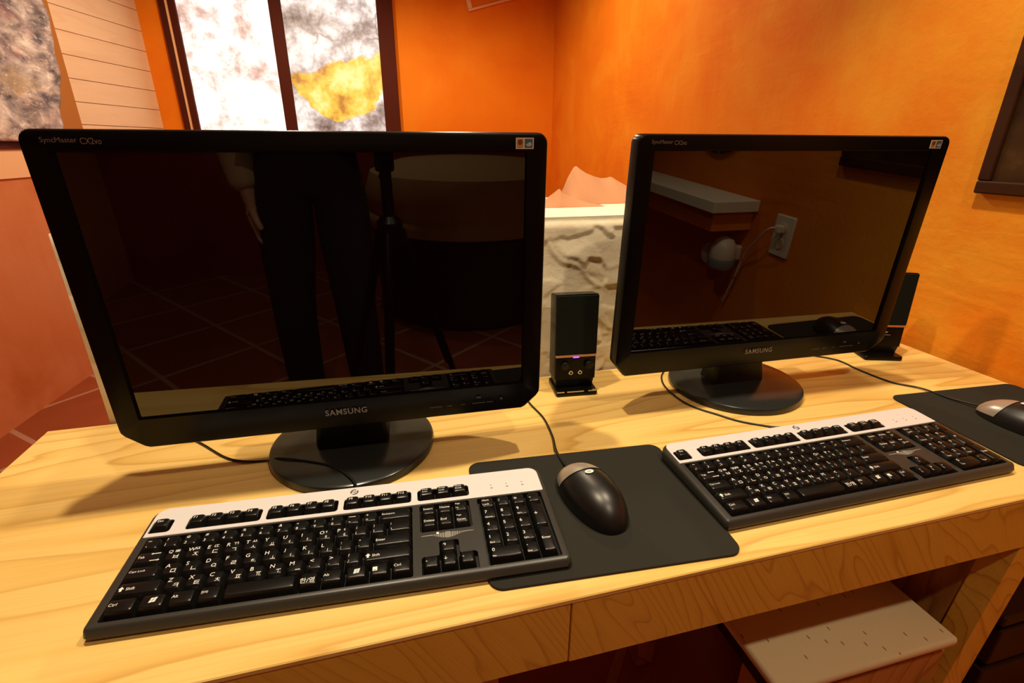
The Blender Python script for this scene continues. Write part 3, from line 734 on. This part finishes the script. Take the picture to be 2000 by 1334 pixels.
cord('cord', [(.53, .47, .0018), (.504, .439, .0018), (.488, .397, .0018), (.4875, .345, .0018), (.497, .314, .0018), (.518, .285, .0018), (.540, .256, .0018), (.575, .230, .0018), (.592, .215, .006), (.594, .193, .016)], k2)

# ================================================================== mouse pads and mice
def make_pad(cx, cy, a, wd, dp, label):
    b = bmesh.new(); P = rrect(-wd/2, wd/2, -dp/2, dp/2, .016, 8)
    loft(b, [[(x, y, z) for x, y in inset(P, d)] for d, z in ((.0006, .0002), (0, .0008), (0, .0024), (.0006, .0030))])
    o = obj('mouse_pad', b, M['pad'], smooth=.6); o.location = (cx, cy, Z0); o.rotation_euler = (0, 0, a)
    return tag(o, label, 'mouse pad', 'dark grey mouse pads')
make_pad(.224, .128, -.070, .284, .222, 'dark grey mouse pad partly under the left keyboard')
make_pad(.988, .147, -.060, .272, .222, 'dark grey mouse pad by the right wall, beside the right keyboard')
def make_mouse(loc, rz, label):
    R = thing('computer_mouse', label, 'mouse', loc, rz, 'black and silver mice')
    # body: a low egg, wider at the front, highest behind the middle
    nu, nv = 40, 18
    def hw(s): # half width along the length s in 0 (tail) .. 1 (nose)
        return .0345*(max(0, 1 - (2*s - 1.02)**2*.97))**.42*(.93 + .10*s)
    def top(s): return .0365*max(0, 1 - abs((s - .43)/(.43 if s < .43 else .59))**2.5)**.58
    def surf(s, a, k=1.0):
        wd, h = hw(s)*k, top(s)*k
        return Vector((wd*math.cos(a), (s - .5)*.124, .0012 + h*max(0, math.sin(a))**.82))
    b = bmesh.new(); rings = []
    for i in range(nu + 1):
        s = .002 + .996*(.5 - .5*math.cos(PI*i/nu))
        rings.append([surf(s, PI*j/nv) for j in range(nv + 1)])
    vr = [[b.verts.new(p) for p in r] for r in rings]
    for i in range(nu):
        for j in range(nv):
            f = b.faces.new((vr[i][j], vr[i][j+1], vr[i+1][j+1], vr[i+1][j]))
        b.faces.new((vr[i][0], vr[i+1][0], vr[i+1][nv], vr[i][nv]))
    b.faces.new(vr[0]); b.faces.new(vr[-1][::-1])
    obj('shell', b, M['mouse'], R, smooth=.9)
    # silver front cover with a curved rear edge, running back along the right rim
    b = bmesh.new(); na, ns = 30, 14; top_, bot = [], []
    for i in range(na + 1):
        f = i/na; a = .20 + (PI - .42)*f
        s0 = .70 - .055*math.sin(PI*f) + .03*f
        if f < .16: s0 = .70 - .38*(1 - f/.16)**.7
        row_ = []
        for j in range(ns + 1):
            s = s0 + (.985 - s0)*j/ns; p = surf(s, a); nrm = Vector((p.x, (s - .4)*.03, p.z)).normalized()
            row_.append(b.verts.new(p + nrm*.0009))
        top_.append(row_)
    for i in range(na):
        for j in range(ns): b.faces.new((top_[i][j], top_[i+1][j], top_[i+1][j+1], top_[i][j+1]))
    obj('button_cover', b, M['mouse_silver'], R, smooth=True)['label'] = 'silver button cover'
    b = bmesh.new()   # wheel
    mm = Matrix.Translation((0, .0405, .0222)) @ Matrix.Rotation(PI/2, 4, 'Y')
    loft(b, [[mm @ Vector((r_*math.cos(2*PI*i/24), r_*math.sin(2*PI*i/24), z)) for i in range(24)] for r_, z in ((.0045, -.0032), (.0062, -.0018), (.0062, .0018), (.0045, .0032))])
    obj('scroll_wheel', b, M['mouse_silver'], R, smooth=True)
    b = bmesh.new(); p = surf(.590, PI/2)   # oval badge
    q = surf(.605, PI/2) - surf(.575, PI/2); q.normalize()
    nn = Vector((1, 0, 0)).cross(q); nn = nn if nn.z > 0 else -nn
    BM = Matrix((Vector((1, 0, 0)), q, nn)).transposed().to_4x4(); BM.translation = p + nn*.0009
    fill(b, [[(.0058*math.cos(2*PI*i/28), .0042*math.sin(2*PI*i/28)) for i in range(28)]], .0, 0)
    fill(b, [[(.0058*math.cos(2*PI*i/28), .0042*math.sin(2*PI*i/28)) for i in range(28)], [(.0049*math.cos(2*PI*i/28), .0034*math.sin(2*PI*i/28)) for i in range(28)]], .0003, 0)
    put_text(b, 'hp', -.0026, -.0020, .0004, .0040, 1, w=.0050); xf(b, BM)
    obj('badge', b, [M['legend'], M['print_dark']], R)
    return R
mo1 = make_mouse((.2275, .1290, .003), .12, 'black and silver mouse on the pad beside the left keyboard')
mo2 = dup(mo1, (.966, .1240, .003), .10, 'black and silver mouse on the pad by the right wall')
cord('cord', [(.222, .46, .0018), (.2255, .398, .0018), (.233, .345, .0018), (.2295, .289, .0020), (.221, .248, .0046), (.2195, .215, .006), (.2205, .188, .010)], mo1)
cord('cord', [(.870, .46, .0018), (.905, .423, .0018), (.907, .369, .0018), (.917, .311, .0018), (.944, .275, .0030), (.948, .235, .0050), (.957, .200, .008), (.960, .183, .010)], mo2)

# ================================================================== speakers
def make_speaker(loc, rz, label, controls):
    R = thing('desktop_speaker', label, 'speaker', loc, rz, 'slim black desktop speakers')
    lean = Matrix.Translation((0, .004, .026)) @ Matrix.Rotation(-.04, 4, 'X')
    b = bmesh.new()
    loft(b, [[(x, y, z) for x, y in rrect(-.038, .038, 0, .045, .004, 4)] for z in (0, .157, )]); 
    for v in b.verts:
        if v.co.z > .1 and v.co.y > .03: v.co.z -= .006
    bmesh.ops.bevel(b, geom=[e for e in b.edges if abs(e.verts[0].co.z - e.verts[1].co.z) < .007 and max(e.verts[0].co.z, e.verts[1].co.z) > .1], offset=.0012, segments=2, affect='EDGES')
    xf(b, lean); cab = obj('cabinet', b, M['bezel'], R, smooth=.6)
    b = bmesh.new(); loft(b, [[(x, -d, z) for x, z in inset(rrect(-.0372, .0372, .0475, .1555, .0015, 3), k)] for d, k in ((-.001, 0), (.0016, 0), (.0024, .001))])
    xf(b, lean); obj('grille', b, M['grille'], R)
    b = bmesh.new(); box(b, -.0372, .0372, -.0032, .002, .0432, .0472, .0006); xf(b, lean); obj('trim_strip', b, M['copper'], R)
    if controls:
        b = bmesh.new(); box(b, -.006, .005, -.0038, 0, .0418, .0445, .0005); xf(b, lean); obj('indicator_light', b, M['led'], R)
        for x in (-.020, .024):
            b = bmesh.new(); rx = Matrix.Translation((x, 0, .027)) @ Matrix.Rotation(PI/2, 4, 'X'); lathe(b, [(.0075, -.001), (.0075, .005), (.0068, .0062), (.003, .0065)], 28)
            xf(b, lean @ rx); obj('knob', b, M['black'], R, smooth=.6)
        for x in (-.0085, .0085):
            b = bmesh.new(); rx = Matrix.Translation((x, 0, .0125)) @ Matrix.Rotation(PI/2, 4, 'X'); lathe(b, [(.0042, -.001), (.0042, .0008), (.0036, .0014), (.0024, .0014), (.0022, .0002)], 24, cap1=False)
            lathe(b, [(.0022, .0002), (.0010, .0001)], 24, mi=1)
            xf(b, lean @ rx); obj('headphone_socket', b, [M['chrome'], M['well']], R, smooth=.6)
    else:
        b = bmesh.new(); fill(b, [[(-.006, .030), (.004, .030), (.006, .033), (-.004, .033)]], .0004); fill(b, [rrect(-.012, .012, .025, .0258, .0003, 2)], .0004)
        xf(b, lean @ Matrix.Rotation(PI/2, 4, 'X')); obj('logo_mark', b, M['grey_print'], R)
    # stand: a tray-like foot with a raised rim and an upright at the back
    b = bmesh.new(); loft(b, [[(x, y, z) for x, y in rrect(-.038 + k, .038 - k, -.014 + k, .052 - k, .004, 4)] for k, z in ((.001, .0003), (0, .002), (0, .008), (.001, .0095))])
    obj('foot', b, M['bezel'], R, smooth=.6)
    b = bmesh.new(); loft(b, [[(-.034, .010, .009), (.034, .010, .009), (.034, .046, .009), (-.034, .046, .009)], [(-.036, .006, .030), (.036, .006, .030), (.036, .046, .030), (-.036, .046, .030)]]); obj('bracket', b, M['black'], R)
    if controls:
        b = bmesh.new(); box(b, -.037, -.024, -.0144, -.010, .0085, .0105); box(b, -.019, .012, -.0144, -.010, .0085, .0105); box(b, .020, .037, -.0144, -.010, .0085, .0105); obj('front_rim', b, M['chrome'], R)
    return R
make_speaker((.318, .421, 0), -.09, 'black desktop speaker with two round sockets, standing between the monitors', True)
make_speaker((1.005, .412, 0), -.32, 'black desktop speaker half hidden behind the right monitor', False)

# ================================================================== cushions on the low wall
def make_cloth(prof, y0, y1, label):
    """crumpled cloth: a ridge line prof (x, z) sloping down to the wall top in front and behind"""
    b = bmesh.new(); xs = np.linspace(prof[0][0], prof[-1][0], 60); zr = np.interp(xs, [p[0] for p in prof], [p[1] for p in prof]); zb = .3035
    rows = []
    for i, x in enumerate(xs):
        row_ = []; h = max(.0012, zr[i] - zb); ym = y0 + (y1 - y0)*(.55 + .06*math.sin(i*.35))
        for j in range(17):
            s = j/16; q = 1 - abs(s - .5)*2
            y = y0 + (ym - y0)*min(1, s*2) + (y1 - ym)*max(0, s*2 - 1)
            z = zb + h*(q**.85) + .0016*math.sin(i*.6 + j*.9)*q*min(1, h/.02)*(1 - q)
            row_.append(b.verts.new((x, y, z + Z0)))
        rows.append(row_)
    for r0, r1 in zip(rows[:-1], rows[1:]):
        for j in range(16): b.faces.new((r0[j], r0[j+1], r1[j+1], r1[j]))
        b.faces.new((r0[0], r1[0], r1[16], r0[16]))
    b.faces.new(rows[0][::-1]); b.faces.new(rows[-1])
    return tag(obj('folded_cloth', b, M['pillow'], smooth=1.2), label, 'cloth', 'peach cloths on the low wall')
make_cloth([(.255, .3045), (.30, .308), (.322, .312), (.336, .319), (.350, .330), (.362, .3395), (.368, .331), (.384, .324), (.41, .314), (.435, .307), (.455, .3045)], .645, .689, 'smaller peach cloth with a low peak, lying on the cream wall nearest the left monitor')
make_cloth([(.398, .3045), (.402, .326), (.412, .354), (.4285, .3805), (.439, .372), (.452, .3635), (.470, .3570), (.491, .3525), (.505, .3525), (.515, .3560), (.527, .348), (.540, .341), (.560, .331), (.61, .318), (.67, .3045)], .69, .80, 'larger peach cloth with a sharp peak, lying on the cream wall beside the right monitor')

# ================================================================== stool pushed under the desk
R = thing('stool', 'low wooden stool with a cream foam seat, pushed under the right end of the desk', 'stool', (.615, .20, -Z0))
SZ = Z0 - .25
b = bmesh.new()
def foam_ring(d, z): return [(x, y + .004*math.sin(x*23)*(y < 0), z + .003*math.sin(x*9 + 1)) for x, y in inset(rrect(-.158, .150, -.200, .215, .005, 4), d)]
loft(b, [foam_ring(d, z) for d, z in ((.003, SZ - .0145), (0, SZ - .012), (0, SZ - .005), (.0012, SZ - .0015), (.004, SZ))])
obj('foam_seat', b, M['foam'], R, smooth=.9)['label'] = 'cream foam seat pad with small nicks'
t = NT(M['foam']); vo = t.n('ShaderNodeTexVoronoi', _voronoi_dimensions='2D'); vo.inputs['Scale'].default_value = 1; t.l(t.coords((40, 13, 1), (0, 0, .12)), vo.inputs['Vector']); ge = t.n('ShaderNodeNewGeometry'); gz = t.n('ShaderNodeSeparateXYZ'); t.l(ge.outputs['Normal'], gz.inputs[0])
t.base(t.mix(t.math('MULTIPLY', t.ramp(vo.outputs['Distance'], [(.035, (1, 1, 1)), (.055, (0, 0, 0))]), t.math('GREATER_THAN', gz.outputs[2], .8)), (.78, .64, .38), (.30, .20, .10)))
t.bump(t.noise(t.coords(), 260, 4), .15, .002)
b = bmesh.new(); box(b, -.152, .152, -.176, .20, SZ - .043, SZ - .015); obj('shade_gap_board', b, M['dark_brown'], R)  # its dark colour paints in the shadow gap under the foam
b = bmesh.new(); box(b, -.155, .160, -.186, -.166, SZ - .105, SZ - .043, .001); obj('front_rail', b, M['leg'], R)
b = bmesh.new(); box(b, -.155, .155, .18, .20, SZ - .105, SZ - .043, .001); obj('back_rail', b, M['leg'], R)
for x in (-.150, .110):
    for y in (-.163, .14):
        b = bmesh.new(); box(b, x, x + .04, y, y + .04, 0, SZ - .043, .002); obj('leg', b, M['leg'], R)

# dark wooden crate on the floor between the desk end and the wall
R = thing('wooden_crate', 'dark brown slatted wooden crate on the floor at the right end, under the desk', 'crate', (.995, .185, -Z0))
for k in range(4):
    b = bmesh.new(); box(b, -.10, .10, -.170, -.152, .02 + k*.09, .095 + k*.09, .003); obj('slat', b, M['dark_brown'], R)
    b = bmesh.new(); box(b, -.10, .10, .132, .150, .02 + k*.09, .095 + k*.09, .003); obj('slat', b, M['dark_brown'], R)
for x in (-.115, .095):
    b = bmesh.new(); box(b, x, x + .020, -.150, .131, .0, .385, .003); obj('end_panel', b, M['dark_brown'], R)
b = bmesh.new(); box(b, -.118, .118, -.175, .155, .385, .405, .004); obj('lid', b, M['dark_brown'], R)

# ================================================================== things on the walls
RA = math.atan(.0534)     # the right wall leans away by this angle
def on_right(name, label, cat, y, z, group=None):
    """origin on the right wall; local x runs along the wall towards the back of the room, local -y out of the wall"""
    return thing(name, label, cat, (RW(y), y, z), PI/2 - RA, group)
R = on_right('picture_frame', 'dark brown framed panel hanging on the orange wall right of the right monitor', 'picture', .14, .335)
fr = .024; X0, X1, H = -.30, .287, .62
for nm, (x0, x1, z0, z1) in dict(a=(X0, X1, 0, fr), b=(X0, X1, H - fr, H), c=(X0, X0 + fr, fr, H - fr), d=(X1 - fr, X1, fr, H - fr)).items():
    b = bmesh.new(); box(b, x0, x1, .0005, .016, z0, z1, .003); 
    obj('frame_rail', b, M['dark_brown'], R)
b = bmesh.new(); box(b, X0 + fr, X1 - fr, .0005, .010, fr, H - fr); pm = mat('dark_panel', (.030, .010, .004), .5, spec=.12); t = NT(pm)
t.base(t.ramp(t.noise(t.coords(), 9, 6), [(.4, (.022, .008, .003)), (.62, (.05, .022, .006)), (.8, (.14, .075, .02))])); obj('panel', b, pm, R)
# thin tilted frame high on the back wall
R = thing('thin_picture_frame', 'pale thin tilted frame high on the orange back wall', 'picture', (.708, BY - .002, 1.262), 0)
tl = Matrix.Rotation(-.27, 4, 'Y')
for x0, x1, z0, z1 in ((0, .50, 0, .014), (0, .50, .35, .364), (0, .03, .0145, .3495), (.486, .50, .0145, .3495)):
    b = bmesh.new(); box(b, x0, x1, -.014, .0, z0, z1, .002); xf(b, tl); obj('frame_rail', b, M['thin_frame'], R)
# wall socket with its plug, the shelf, a round ornament and a small white appliance, all seen in the right screen
R = on_right('wall_socket', 'white wall socket plate on the orange right wall, seen in the right screen', 'socket', -.29, .12)
b = bmesh.new(); loft(b, [[(x, d, z) for x, z in inset(rrect(-.037, .037, -.060, .060, .004, 4), k)] for d, k in ((.0002, 0), (.004, .0005), (.006, .003))]); obj('plate', b, M['white'], R, smooth=.6)
for z in (-.022, .022):
    b = bmesh.new(); mm = Matrix.Translation((0, .0055, z)) @ Matrix.Rotation(-PI/2, 4, 'X'); lathe(b, [(.017, 0), (.017, .002), (.015, .003)], 28); xf(b, mm); obj('outlet', b, mat('outlet_ivory', (.6, .5, .34), .4), R)
for o_ in list(R.children):      # local +y runs into the room here
    pass
R = on_right('shelf', 'pale stone topped shelf on the orange right wall, seen in the right screen', 'shelf', -.41, .20)
b = bmesh.new(); box(b, -.85, 0, .001, .165, -.034, 0, .002); obj('shelf_top', b, M['shelf_top'], R)
b = bmesh.new(); box(b, -.83, -.02, .001, .145, -.095, -.0345, .001); obj('shelf_apron', b, M['orange'], R)
R = on_right('wall_ornament', 'dark round metal wall ornament above the shelf, its lower rim in the right screen', 'ornament', -.66, .455)
b = bmesh.new(); mm = Matrix.Rotation(-PI/2, 4, 'X'); lathe(b, [(.145, .001), (.145, .010), (.135, .014), (.10, .010), (.06, .016), (.02, .014)], 64); xf(b, mm)
om = mat('dark_worked_metal', (.03, .02, .012), .4, metal=.6); t = NT(om); t.bump(t.noise(t.coords(), 60, 4), .8, .006); t.base(t.ramp(t.noise(t.coords(), 50, 4), [(.5, (.02, .012, .008)), (.62, (.25, .2, .13))])); obj('disc', b, om, R, smooth=.5)
R = on_right('night_light', 'white rounded plug-in lamp on the orange right wall, seen in the right screen', 'lamp', -.46, .02)
b = bmesh.new(); box(b, -.02, .02, .001, .03, -.02, .03, .006); obj('bracket', b, M['white'], R)
b = bmesh.new(); mm = Matrix.Translation((0, .06, 0)); lathe(b, [(.012, -.052), (.034, -.046), (.040, -.03), (.042, .0), (.038, .03), (.026, .05), (.008, .058)], 36); xf(b, mm); obj('body', b, M['white'], R, smooth=.9)
b = bmesh.new(); mm = Matrix.Translation((0, .06, 0)); lathe(b, [(.0415, -.040), (.0425, -.036), (.0435, -.012), (.0425, -.010)], 36, cap0=False, cap1=False); xf(b, mm); obj('grey_band', b, M['grey_plastic'], R, smooth=.6)['label'] = 'grey band'
b = bmesh.new(); mm = Matrix.Translation((-.075, .05, -.02)) @ Matrix.Rotation(-PI/2, 4, 'X'); lathe(b, [(.034, -.012), (.036, -.008), (.036, .008), (.030, .014), (.012, .012)], 36); box(b, -.02, .06, -.008, .008, -.006, .006); xf(b, mm); obj('side_disc', b, M['white'], R, smooth=.6)
b = bmesh.new()
W2L = Matrix.Rotation(-(PI/2 - RA), 4, 'Z') @ Matrix.Translation((-RW(-.46), .46, -.02))
tube(b, catmull([W2L @ Vector(p) for p in ((RW(-.29) - .012, -.29, .142), (RW(-.30) - .04, -.305, .140), (RW(-.36) - .03, -.36, .085), (RW(-.41) - .02, -.405, .03), (RW(-.43) - .02, -.43, -.06), (RW(-.47) - .015, -.47, -.16))], 8), .0028, 10); obj('cord', b, M['white'], R, smooth=True)
b = bmesh.new(); box(b, -.011, .011, -.011, .011, -.011, .011, .004); xf(b, W2L @ Matrix.Translation((RW(-.29) - .018, -.29, .142))); obj('plug', b, M['white'], R)

# ================================================================== behind the camera: seen in the left screen
R = thing('wicker_ottoman', 'round dark wicker ottoman with a cream cushion, seen in the left screen', 'ottoman', (.36, -2.20, -Z0))
b = bmesh.new(); lathe(b, [(.50, .001), (.535, .02), (.555, .25), (.565, .50), (.555, .505)], 72); obj('basket', b, M['wicker'], R, smooth=.6)
b = bmesh.new(); lathe(b, [(.556, .506), (.580, .515), (.588, .54), (.585, .585), (.57, .60), (.575, .62), (.585, .70), (.55, .80), (.40, .85), (.15, .865), (.01, .867)], 72); obj('cushion', b, M['cushion'], R, smooth=.9)

# camera on its tripod
R = thing('camera_tripod', 'black camera on a tripod standing in front of the desk', 'tripod', (-.022, -.43, -Z0))
bmk = M['black']
b = bmesh.new(); lathe(b, [(.014, .78), (.014, .98)], 20); obj('centre_column', b, bmk, R, smooth=.6)
b = bmesh.new(); lathe(b, [(.018, .78), (.032, .80), (.032, .86), (.020, .875)], 20); obj('collar', b, bmk, R, smooth=.6)
for a in (1.75, 3.75, 5.75):
    b = bmesh.new(); d = Vector((math.cos(a), math.sin(a), 0)); tube(b, [d*.028 + Vector((0, 0, .835)), d*.16 + Vector((0, 0, .42))], .0125, 12); tube(b, [d*.16 + Vector((0, 0, .43)), d*.285 + Vector((0, 0, .012))], .009, 12)
    lg = obj('leg', b, bmk, R, smooth=.6)
    b = bmesh.new(); mm = Matrix.Translation(d*.288); lathe(b, [(.011, .0005), (.012, .004), (.011, .022)], 16); xf(b, mm); obj('rubber_foot', b, M['cable'], lg, smooth=.6)
b = bmesh.new(); box(b, -.022, .022, -.022, .022, .98, 1.035, .006); obj('pan_head', b, bmk, R)
b = bmesh.new(); tube(b, [(0, -.02, 1.0), (-.02, -.15, .95)], .006, 12); obj('pan_handle', b, bmk, R, smooth=.6)
CMx = Matrix.Translation((.022, .060, .42 + Z0)) @ Matrix.Rotation(-YAW, 4, 'Z') @ Matrix.Rotation(-PITCH, 4, 'X')
b = bmesh.new(); box(b, -.068, .068, -.095, -.045, -.055, .042, .010); box(b, -.025, .025, -.088, -.05, .040, .066, .008); xf(b, CMx); cb = obj('camera_body', b, bmk, R)
b = bmesh.new(); mm = Matrix.Rotation(-PI/2, 4, 'X'); lathe(b, [(.036, -.05), (.036, -.02), (.040, -.018), (.041, .012)], 40, cap1=False); xf(b, CMx @ mm); obj('lens', b, bmk, cb, smooth=.6)

# the photographer
def skin_mesh(name, nodes, edges, m, parent=None, sub=2, root=0):
    me = bpy.data.meshes.new(name); me.from_pydata([n[0] for n in nodes], edges, []); o = link(bpy.data.objects.new(name, me))
    sk = o.modifiers.new('skin', 'SKIN'); sk.use_smooth_shade = True; sk.branch_smoothing = .3
    for i, n in enumerate(nodes):
        r = n[1]; me.skin_vertices[0].data[i].radius = r if isinstance(r, tuple) else (r, r)
        me.skin_vertices[0].data[i].use_root = (i == root)
    sb = o.modifiers.new('sub', 'SUBSURF'); sb.levels = sub; sb.render_levels = sub
    dg = bpy.context.evaluated_depsgraph_get(); dg.update()
    out = bpy.data.meshes.new_from_object(o.evaluated_get(dg)); bpy.data.objects.remove(o); bpy.data.meshes.remove(me)
    out.name = name; out.materials.clear(); out.materials.append(m)
    for p in out.polygons: p.use_smooth = True
    return link(bpy.data.objects.new(name, out), parent)
PX, PY = -.275, -.87
LS = {'hip': (-.085, 0, .90), 'knee': (-.105, .03, .49), 'ank': (-.115, -.02, .09)}
RS = {'hip': (.085, 0, .90), 'knee': (.095, .02, .49), 'ank': (.105, -.03, .09)}
nodes = [((0, 0, .95), (.112, .080)), ((0, 0, 1.12), (.115, .080)), ((0, -.01, 1.30), (.130, .080)), ((0, 0, 1.42), (.075, .060)), ((0, .012, 1.485), .056), ((0, .026, 1.545), (.072, .082)), ((0, .030, 1.63), (.092, .105)), ((0, .022, 1.70), (.080, .092))]
edges = [(i, i + 1) for i in range(7)]
def add(parent_i, pts):
    for p, r in pts:
        nodes.append((p, r)); edges.append((parent_i, len(nodes) - 1)); parent_i = len(nodes) - 1
    return parent_i
for L_ in (LS, RS):
    i = add(0, [(L_['hip'], .070), (tuple((Vector(L_['hip']) + Vector(L_['knee']))/2), .064), (L_['knee'], .055), (tuple((Vector(L_['knee'])*.6 + Vector(L_['ank'])*.4)), .052), (L_['ank'], .036)])
    a = L_['ank']; add(i, [((a[0], a[1] + .06, .045), (.038, .032)), ((a[0]*1.08, a[1] + .16, .032), (.036, .024))])
def arm(pts, palm, fd, up, side):
    """pts shoulder, elbow, wrist; palm direction and finger directions"""
    i = add(2, [(pts[0], .058), (tuple((Vector(pts[0]) + Vector(pts[1]))/2), .046), (pts[1], .038), (tuple((Vector(pts[1]) + Vector(pts[2]))/2), .036), (pts[2], .026)])
    w_ = Vector(pts[2]); pd = Vector(palm).normalized(); sd = Vector(side).normalized(); ud = Vector(up).normalized()
    c = w_ + pd*.055; i2 = add(i, [(tuple(c), (.034, .016))])
    for k, (off, ln) in enumerate(((-.030, .062), (-.010, .072), (.010, .076), (.029, .068))):
        p0 = c + pd*.032 + sd*off; p1 = p0 + pd*ln*.5 + ud*ln*.10; p2 = p1 + pd*ln*.38 + ud*ln*.36
        add(i2, [(tuple(p0), .0095), (tuple(p1), .0088), (tuple(p2), .0075)])
    p0 = w_ + pd*.030 + sd*.034; p1 = p0 + pd*.030 + sd*.022 + ud*.01; p2 = p1 + pd*.028 + ud*.012
    add(i2, [(tuple(p0), .012), (tuple(p1), .0105), (tuple(p2), .0085)])
ARM_L = ((-.185, -.01, 1.385), (-.225, -.03, 1.10), (-.175, .03, .86))
ARM_R = ((.185, 0, 1.385), (.245, .11, 1.20), (.225, .30, 1.17))
arm(ARM_L, (.02, .02, -1), None, (.9, .3, 0), (.2, 1, 0)); arm(ARM_R, (0, 1, -.05), None, (-.2, 0, -1), (-1, 0, .1))
P = skin_mesh('person', nodes, edges, M['skin'], None, 2)
P.location = (PX, PY, 0); tag(P, 'person in a cream jacket and black trousers standing behind the camera tripod', 'person')
J = []; JE = []
jn = [((0, 0, 1.045), (.170, .138)), ((0, 0, 1.16), (.168, .138)), ((0, -.006, 1.30), (.188, .142)), ((0, -.002, 1.42), (.120, .105)), ((0, .006, 1.475), (.078, .078))]
je = [(0, 1), (1, 2), (2, 3), (3, 4)]
for A_ in (ARM_L, ARM_R):
    q = [A_[0], tuple((Vector(A_[0]) + Vector(A_[1]))/2), A_[1], tuple((Vector(A_[1]) + Vector(A_[2]))/2), tuple(Vector(A_[1])*.06 + Vector(A_[2])*.94)]
    pi_ = 2
    for p, r in zip(q, (.080, .068, .060, .056, .048)):
        jn.append((p, r)); je.append((pi_, len(jn) - 1)); pi_ = len(jn) - 1
skin_mesh('jacket', jn, je, M['jacket'], P, 2, 1)
tn = [((0, 0, 1.13), (.140, .110)), ((0, 0, .93), (.152, .122))]; te = [(0, 1)]
for L_ in (LS, RS):
    pi_ = 1
    for p, r in ((L_['hip'], .102), (tuple((Vector(L_['hip']) + Vector(L_['knee']))/2), .090), (L_['knee'], .074), (tuple((Vector(L_['knee']) + Vector(L_['ank']))/2), .070), ((L_['ank'][0], L_['ank'][1], .065), .062)):
        tn.append((p, r)); te.append((pi_, len(tn) - 1)); pi_ = len(tn) - 1
skin_mesh('trousers', tn, te, M['trousers'], P, 2, 0)
for L_ in (LS, RS):
    a = L_['ank']; skin_mesh('shoe', [((a[0], a[1] - .045, .048), (.044, .042)), ((a[0], a[1] + .02, .050), (.047, .046)), ((a[0]*1.04, a[1] + .10, .042), (.048, .038)), ((a[0]*1.08, a[1] + .185, .034), (.044, .030))], [(0, 1), (1, 2), (2, 3)], M['shoe'], P, 2)
b = bmesh.new(); bmesh.ops.create_uvsphere(b, u_segments=32, v_segments=20, radius=1)
for v in b.verts:
    v.co = Vector((v.co.x*.088, v.co.y*.104, v.co.z*.096))
bmesh.ops.delete(b, geom=[v for v in b.verts if (v.co.y > .045 and v.co.z < .045) or v.co.z < -.055], context='VERTS')
bmesh.ops.translate(b, verts=b.verts, vec=(0, .015, 1.658)); o_ = obj('hair', b, M['hair'], P, smooth=True); sm = o_.modifiers.new('thick', 'SOLIDIFY'); sm.thickness = .008
FY = .118
for x in (-.030, .030):
    b = bmesh.new(); bmesh.ops.create_uvsphere(b, u_segments=20, v_segments=12, radius=.012); bmesh.ops.translate(b, verts=b.verts, vec=(x, FY - .006, 1.622)); e_ = obj('eye', b, M['eye'], P, smooth=True)
    b = bmesh.new(); bmesh.ops.create_uvsphere(b, u_segments=16, v_segments=10, radius=.006); bmesh.ops.translate(b, verts=b.verts, vec=(x, FY + .002, 1.622)); obj('iris', b, M['hair'], e_, smooth=True)
    b = bmesh.new(); tube(b, [(x - .016, FY - .002, 1.642), (x, FY + .004, 1.647), (x + .016, FY - .002, 1.642)], .0035, 8); obj('eyebrow', b, M['hair'], P, smooth=True)
    sx = 1 if x > 0 else -1
    b = bmesh.new(); bmesh.ops.create_uvsphere(b, u_segments=16, v_segments=12, radius=1)
    for v in b.verts: v.co = Vector((v.co.x*.010 + sx*.074, v.co.y*.020 + .015, v.co.z*.032 + 1.610))
    obj('ear', b, M['skin'], P, smooth=True)
b = bmesh.new(); loft(b, [[(.010*k*math.cos(2*PI*i/12), FY - .006 + yy + .010*k*math.sin(2*PI*i/12), z) for i in range(12)] for z, yy, k in ((1.632, -.002, .5), (1.610, .008, .9), (1.592, .016, 1.3), (1.584, .010, 1.0))]); obj('nose', b, M['skin'], P, smooth=True)
b = bmesh.new(); tube(b, [(-.024, FY - .016, 1.562), (-.010, FY - .006, 1.565), (0, FY - .004, 1.564), (.010, FY - .006, 1.565), (.024, FY - .016, 1.562)], [.002, .005, .0055, .005, .002], 10); obj('mouth', b, mat('lip', (.45, .16, .13), .4), P, smooth=True)
